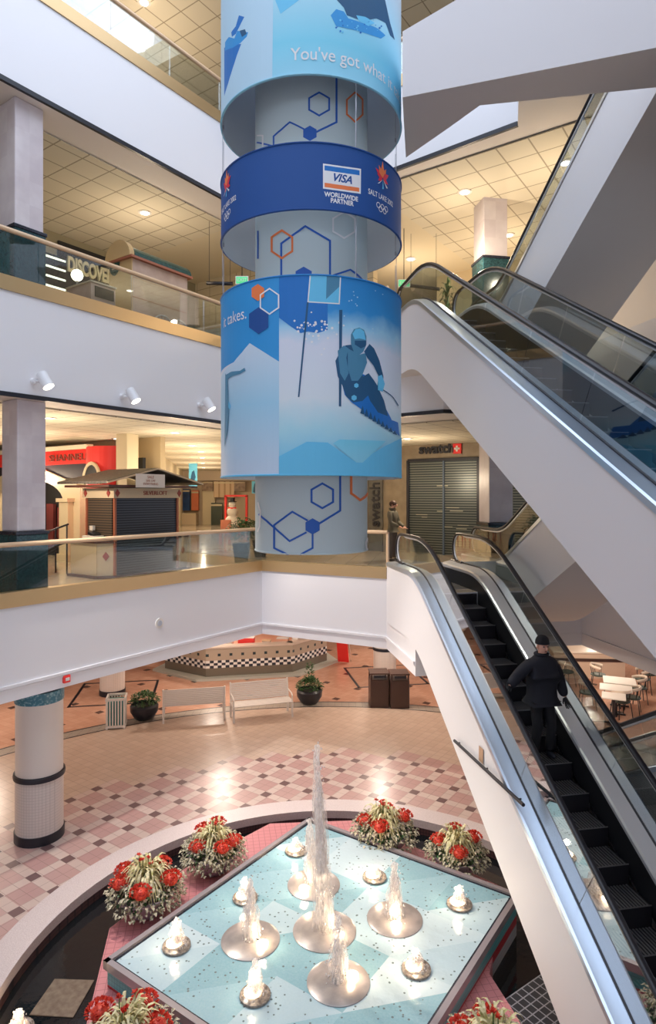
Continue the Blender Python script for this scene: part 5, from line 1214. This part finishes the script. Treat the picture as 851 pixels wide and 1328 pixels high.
for px, py, lab in ((31,560,'added ceiling light hidden behind the left marble pillar, brightening the shopfront'),(36,571,'second added ceiling light behind the left pillar, brightening the red sign band')): down(px, py, 1.582, lab, DOWN2)  # both added out of view behind the pillar to brighten the arched shopfront
FILL1 = [Vector(p) for p in ((-9,17,0),(-4,22,0),(2,24,0),(8,19,0),(-9,12,0),(-3,18,0),(1.5,18,0),(10,24,0),(6,15,0))]  # added point lamps without fixtures, to warm and brighten the ground floor
for px, py, dz in ((40,250,6.56),(240,230,6.56),(580,290,6.56)): pass

# ================================================================== people
skin = mat('skin', (.66,.37,.28), .5)
def skinned(name, nodes, edges, matr, parent, sub=2, root=0):
    """nodes: (x,y,z,r); a continuous skin over a skeleton"""
    me = bpy.data.meshes.new(name); me.from_pydata([n_[:3] for n_ in nodes], edges, []); ob = bpy.data.objects.new('tmp', me); C.objects.link(ob)
    md = ob.modifiers.new('s', 'SKIN'); md.use_smooth_shade = True; md.branch_smoothing = .4
    for i, n_ in enumerate(nodes):
        sv = me.skin_vertices[0].data[i]; r = n_[3]; sv.radius = r if isinstance(r, tuple) else (r, r); sv.use_root = (i == root)
    m2 = ob.modifiers.new('u', 'SUBSURF'); m2.levels = sub; m2.render_levels = sub
    bpy.context.view_layer.update(); dg = bpy.context.evaluated_depsgraph_get(); out = bpy.data.meshes.new_from_object(ob.evaluated_get(dg)); bpy.data.objects.remove(ob)
    out.materials.clear(); out.materials.append(matr)
    for p in out.polygons: p.use_smooth = True
    o = bpy.data.objects.new(name, out); C.objects.link(o); o.parent = parent; return o
def chain(nodes, edges, pts, start=None):
    i0 = start
    for p in pts:
        nodes.append(p); k = len(nodes)-1
        if i0 is not None: edges.append((i0, k))
        i0 = k
    return i0
def hand(parent, wrist, dirv, side, matr, name='glove', k=1.0):
    """palm with four unequal bent fingers and a thumb; faces -y"""
    d = Vector(dirv).normalized(); s_ = Vector((side,0,0)); s_ = (s_ - d*s_.dot(d)).normalized(); nrm_ = d.cross(s_).normalized(); w = Vector(wrist); N, Ed = [], []
    P = lambda v, r: (v.x, v.y, v.z, r*k)
    a = chain(N, Ed, [P(w, .026), P(w+d*.045*k, .034), P(w+d*.085*k, .034)])
    for f, (off, L, sp_) in enumerate(((-.028,.072,-.12),(-.010,.082,-.03),(.010,.076,.05),(.027,.060,.14))):
        b = w+d*.088*k+s_*off*k; dd_ = (d+s_*sp_).normalized(); cu = nrm_*(.35*(1 if side > 0 else -1))
        chain(N, Ed, [P(b, .0095), P(b+dd_*L*.4*k, .009), P(b+(dd_+cu*.5).normalized()*L*.75*k, .008), P(b+(dd_+cu).normalized()*L*k, .007)], a)
    b = w+d*.035*k-s_*.03*k; chain(N, Ed, [P(b, .012), P(b+(d-s_*.9).normalized()*.035*k, .010), P(b+(d*1.3-s_*.6).normalized()*.062*k, .008)], 1)
    return skinned(name, N, Ed, matr, parent, 1)
def person(loc, rz, label, H, jc, tc, arms, legs, headyaw, cap=None, hairc=None, coat_r=1.0, gloves=None, pitch=0):
    t = thing('person', label, 'person', loc, rz); k = H/1.75
    hip = .92*k; sh = 1.43*k
    N, Ed = [], []
    chain(N, Ed, [(0,0,hip,.11*k),(0,0,1.10*k,.105*k),(0,.0,1.28*k,.12*k),(0,.01,1.38*k,.075*k),(0,0,1.48*k,.055*k)])
    hp = Vector((0,-.02-pitch*.05,1.48*k)); N[-1] = (0,0,1.49*k,.055*k)
    hd = [(0,-.015,1.545*k,.062*k),(0,-.03,1.60*k,(.078*k,.085*k)),(0,-.02,1.67*k,(.080*k,.095*k)),(0,-.01,1.725*k,(.055*k,.065*k))]; chain(N, Ed, hd, 4)
    for s_ in (-1,1):
        ar = arms[0 if s_ < 0 else 1]; pts = [(s_*.18*k,0,sh-.05*k,.040*k)] + [(x*k, y*k, z*k, r*k) for (x,y,z), r in zip(ar, (.036,.030))]; chain(N, Ed, pts, 3)
        lg = legs[0 if s_ < 0 else 1]; pts = [(s_*.09*k,0,hip-.05*k,.075*k)] + [(x*k,y*k,z*k,r*k) for (x,y,z), r in zip(lg, (.058,.04))]; chain(N, Ed, pts, 0)
    bd_ = skinned('body', N, Ed, skin, t, 2)
    # face
    R = Matrix.Rotation(headyaw, 3, 'Z'); hc = Vector((0,-.02,1.63*k)); F = lambda v: hc + R @ (Vector(v)*k)
    m = MB(); m.ball(F((0,-.108,-.012)), .020*k, sc=(.8,1.2,1.5), n=8, m=6); m.build('nose', skin, bd_)
    m = MB()
    for s_ in (-1,1): m.ball(F((s_*.032,-.086,.012)), .011*k, n=8, m=6)
    m.build('eyes', black, bd_); m = MB(); m.ball(F((0,-.093,-.052)), .02*k, n=8, m=6, sc=(1.1,.35,.35)); m.build('mouth', mat('lips', (.35,.12,.10), .5), t)
    for s_ in (-1,1): MB().ball(F((s_*.084,.005,0)), .024*k, n=8, m=6, sc=(.4,.8,1.3)).build('ear', skin, t)
    # jacket
    N, Ed = [], []; c = coat_r
    chain(N, Ed, [(0,0,.86*k,(.17*k*c,.13*k*c)),(0,0,1.0*k,(.175*k*c,.135*k*c)),(0,0,1.18*k,(.185*k*c,.145*k*c)),(0,.01,1.34*k,(.20*k*c,.14*k*c)),(0,.01,1.44*k,(.13*k*c,.10*k*c)),(0,.01,1.51*k,.078*k*c)])
    for s_ in (-1,1):
        ar = arms[0 if s_ < 0 else 1]; e, w = Vector(ar[0])*k, Vector(ar[1])*k; mid = (e+w)/2
        chain(N, Ed, [(s_*.19*k,.01,1.41*k,.085*k*c),tuple((Vector((s_*.21*k,.0,1.38*k))+e)/2)+(.075*k*c,),(e.x,e.y,e.z,.068*k*c),(mid.x,mid.y,mid.z,.062*k*c),(w.x,w.y,w.z,.050*k*c)], 3)
    skinned('jacket', N, Ed, jc, t, 2, root=1)
    N, Ed = [], []; chain(N, Ed, [(0,0,.98*k,.14*k),(0,0,.90*k,.145*k)])
    for s_ in (-1,1):
        lg = legs[0 if s_ < 0 else 1]; kn, an_ = Vector(lg[0])*k, Vector(lg[1])*k
        chain(N, Ed, [(s_*.095*k,0,.80*k,.105*k),(kn.x,kn.y,kn.z,.078*k),tuple((kn+an_)/2)+(.068*k,),(an_.x,an_.y,an_.z,.062*k)], 1)
    skinned('trousers', N, Ed, tc, t, 2)
    for s_ in (0,1):
        an_ = Vector(legs[s_][1])*k; m = MB(); m.ball((an_.x, an_.y-.06*k, an_.z-.035*k), .05*k, n=12, m=8, sc=(.95,2.5,.85)); m.build('shoe', black, t)
    for s_ in (0,1):
        e, w = Vector(arms[s_][0])*k, Vector(arms[s_][1])*k; hand(t, w-(w-e).normalized()*.01, (w-e) if len(arms[s_]) < 3 else arms[s_][2], 1 if s_ else -1, gloves or skin, 'glove' if gloves else 'hand', 1.05*k)
    if cap: 
        m = MB(); vs_p = [(.0,.105),(.045,.098),(.078,.07),(.094,.03),(.097,.0),(.098,-.02),(.092,-.022)]; m.M = Matrix.Translation(hc+Vector((0,.006,.062*k))) @ Matrix.Scale(k,4) @ Matrix.Scale(1.1,4,(0,1,0)); m.lathe(vs_p[::-1], 24); m.build('knit_cap', cap, t)
    if hairc:
        m = MB(); m.M = Matrix.Translation(hc + R @ Vector((0,.018*k,.03*k))); m.ball((0,0,0), .102*k, n=16, m=10, sc=(.95,1.05,.95)); m.build('hair', hairc, t)
    m = MB(); m.tube([(.085*k*sin(2*pi*i/16), .01-.082*k*cos(2*pi*i/16), 1.515*k) for i in range(16)], .026*k, 8, closed=True); m.build('collar', jc, t)
    return t
blackcloth = mat('black_coat', (.010,.011,.020), .8); blacktr = mat('black_trousers', (.008,.008,.012), .8); capm = mat('black_knit', (.008,.008,.012), .9, bump=(200,.4,.005)); glv = mat('black_glove', (.010,.010,.014), .6)
sman = 8.12; stepi = round((.6-(sman-11.1))/.4); ysm = .6-.4*stepi; zman = Z2 + (ysm-.2)*T30
pm = ts(TC+.06, 11.1+ysm)
person((pm.x, pm.y, zman+.012), RW+radians(2), 'man in black coat, gloves and knit cap riding down the escalator', 1.66, blackcloth, blacktr,
       [((-.40,.0,1.20),(-.585,-.13,1.12)), ((.29,.02,1.13),(.34,-.06,.88))], [((-.12,-.10,.50),(-.12,-.0,.09)), ((.12,-.07,.50),(.13,.03,.09))], radians(2), cap=capm, gloves=glv, coat_r=1.3)
olive = mat('olive_jacket', (.13,.12,.09), .8); grytr = mat('grey_trousers', (.09,.08,.08), .8); hr = mat('dark_hair', (.05,.02,.015), .7)
pp = atD(509.5, 730, 17.2)
person((pp.x, pp.y, Z2), radians(60), 'standing person in an olive jacket in front of the closed watch shop', 1.66, olive, grytr,
       [((-.27,-.05,1.12),(-.20,-.28,1.02)), ((.27,-.05,1.12),(.16,-.28,1.0))], [((-.11,-.02,.48),(-.12,.02,.09)), ((.11,-.02,.48),(.12,.0,.09))], 0, hairc=hr)
# ================================================================== light, sky, camera
w_ = bpy.data.worlds.new('World'); bpy.context.scene.world = w_; w_.use_nodes = True
w_.node_tree.nodes['Background'].inputs[0].default_value = (.76,.84,1,1); w_.node_tree.nodes['Background'].inputs[1].default_value = 1.6
def lamp(kind, loc, energy, col, size=.3, **k):
    l = bpy.data.lights.new('lamp', kind); l.energy = energy; l.color = col
    if kind == 'AREA': l.shape = 'RECTANGLE'; l.size = size[0]; l.size_y = size[1]
    else: l.shadow_soft_size = size
    for a, v in k.items():
        if a != 'rot' and a != 'to': setattr(l, a, v)
    o = bpy.data.objects.new('lamp', l); C.objects.link(o); o.location = loc
    if 'rot' in k: o.rotation_euler = k['rot']
    if 'to' in k: o.rotation_euler = (Vector(k['to'])-Vector(loc)).to_track_quat('-Z', 'Y').to_euler()
    return o
lamp('AREA', (0, 6, E+13), 800, (.75,.85,1), (12, 14))     # daylight of the roof glazing
WARM = (1, .80, .58)
for p in DOWN2: lamp('POINT', (p.x, p.y, E+.45), 85, WARM, .07)
for p in DOWN3: lamp('POINT', (p.x, p.y, E+5.2), 72, WARM, .07)
for p in DOWN4: lamp('POINT', (p.x, p.y, E+10), 60, (1,.8,.58), .07)
for p in FILL1: lamp('POINT', (p.x, p.y, 2.3), 105, (1,.84,.70), .07)
for i, p in enumerate(SPOTS): lamp('SPOT', p, 750, (1,.90,.80), .08, to=((-.8,10.5,0),(1.0,8.5,.5),(2.0,12.5,0))[i], spot_size=radians(75), spot_blend=.6)
for x, y, z, e in FL: lamp('POINT', (x, y, z), 4.5*e, (1,.74,.48), .04)
sc = bpy.context.scene
cam = bpy.data.cameras.new('camera'); co = bpy.data.objects.new('camera', cam); C.objects.link(co); sc.camera = co
co.location = (0, 0, E); co.rotation_euler = (pi/2, 0, 0)
cam.sensor_fit = 'VERTICAL'; cam.sensor_height = 36; cam.lens = 36*FPX/1328; cam.shift_y = -(664-HY)/1328; cam.clip_end = 300; cam.clip_start = .05
vs_ = sc.view_settings; vs_.view_transform = 'Standard'; vs_.look = 'None'; vs_.exposure = .12; vs_.gamma = 1; vs_.use_curve_mapping = False
sc.cycles.use_denoising = True; sc.cycles.max_bounces = 8; sc.cycles.transparent_max_bounces = 24; sc.cycles.caustics_reflective = False; sc.cycles.caustics_refractive = False
sc.cycles.sample_clamp_indirect = 4
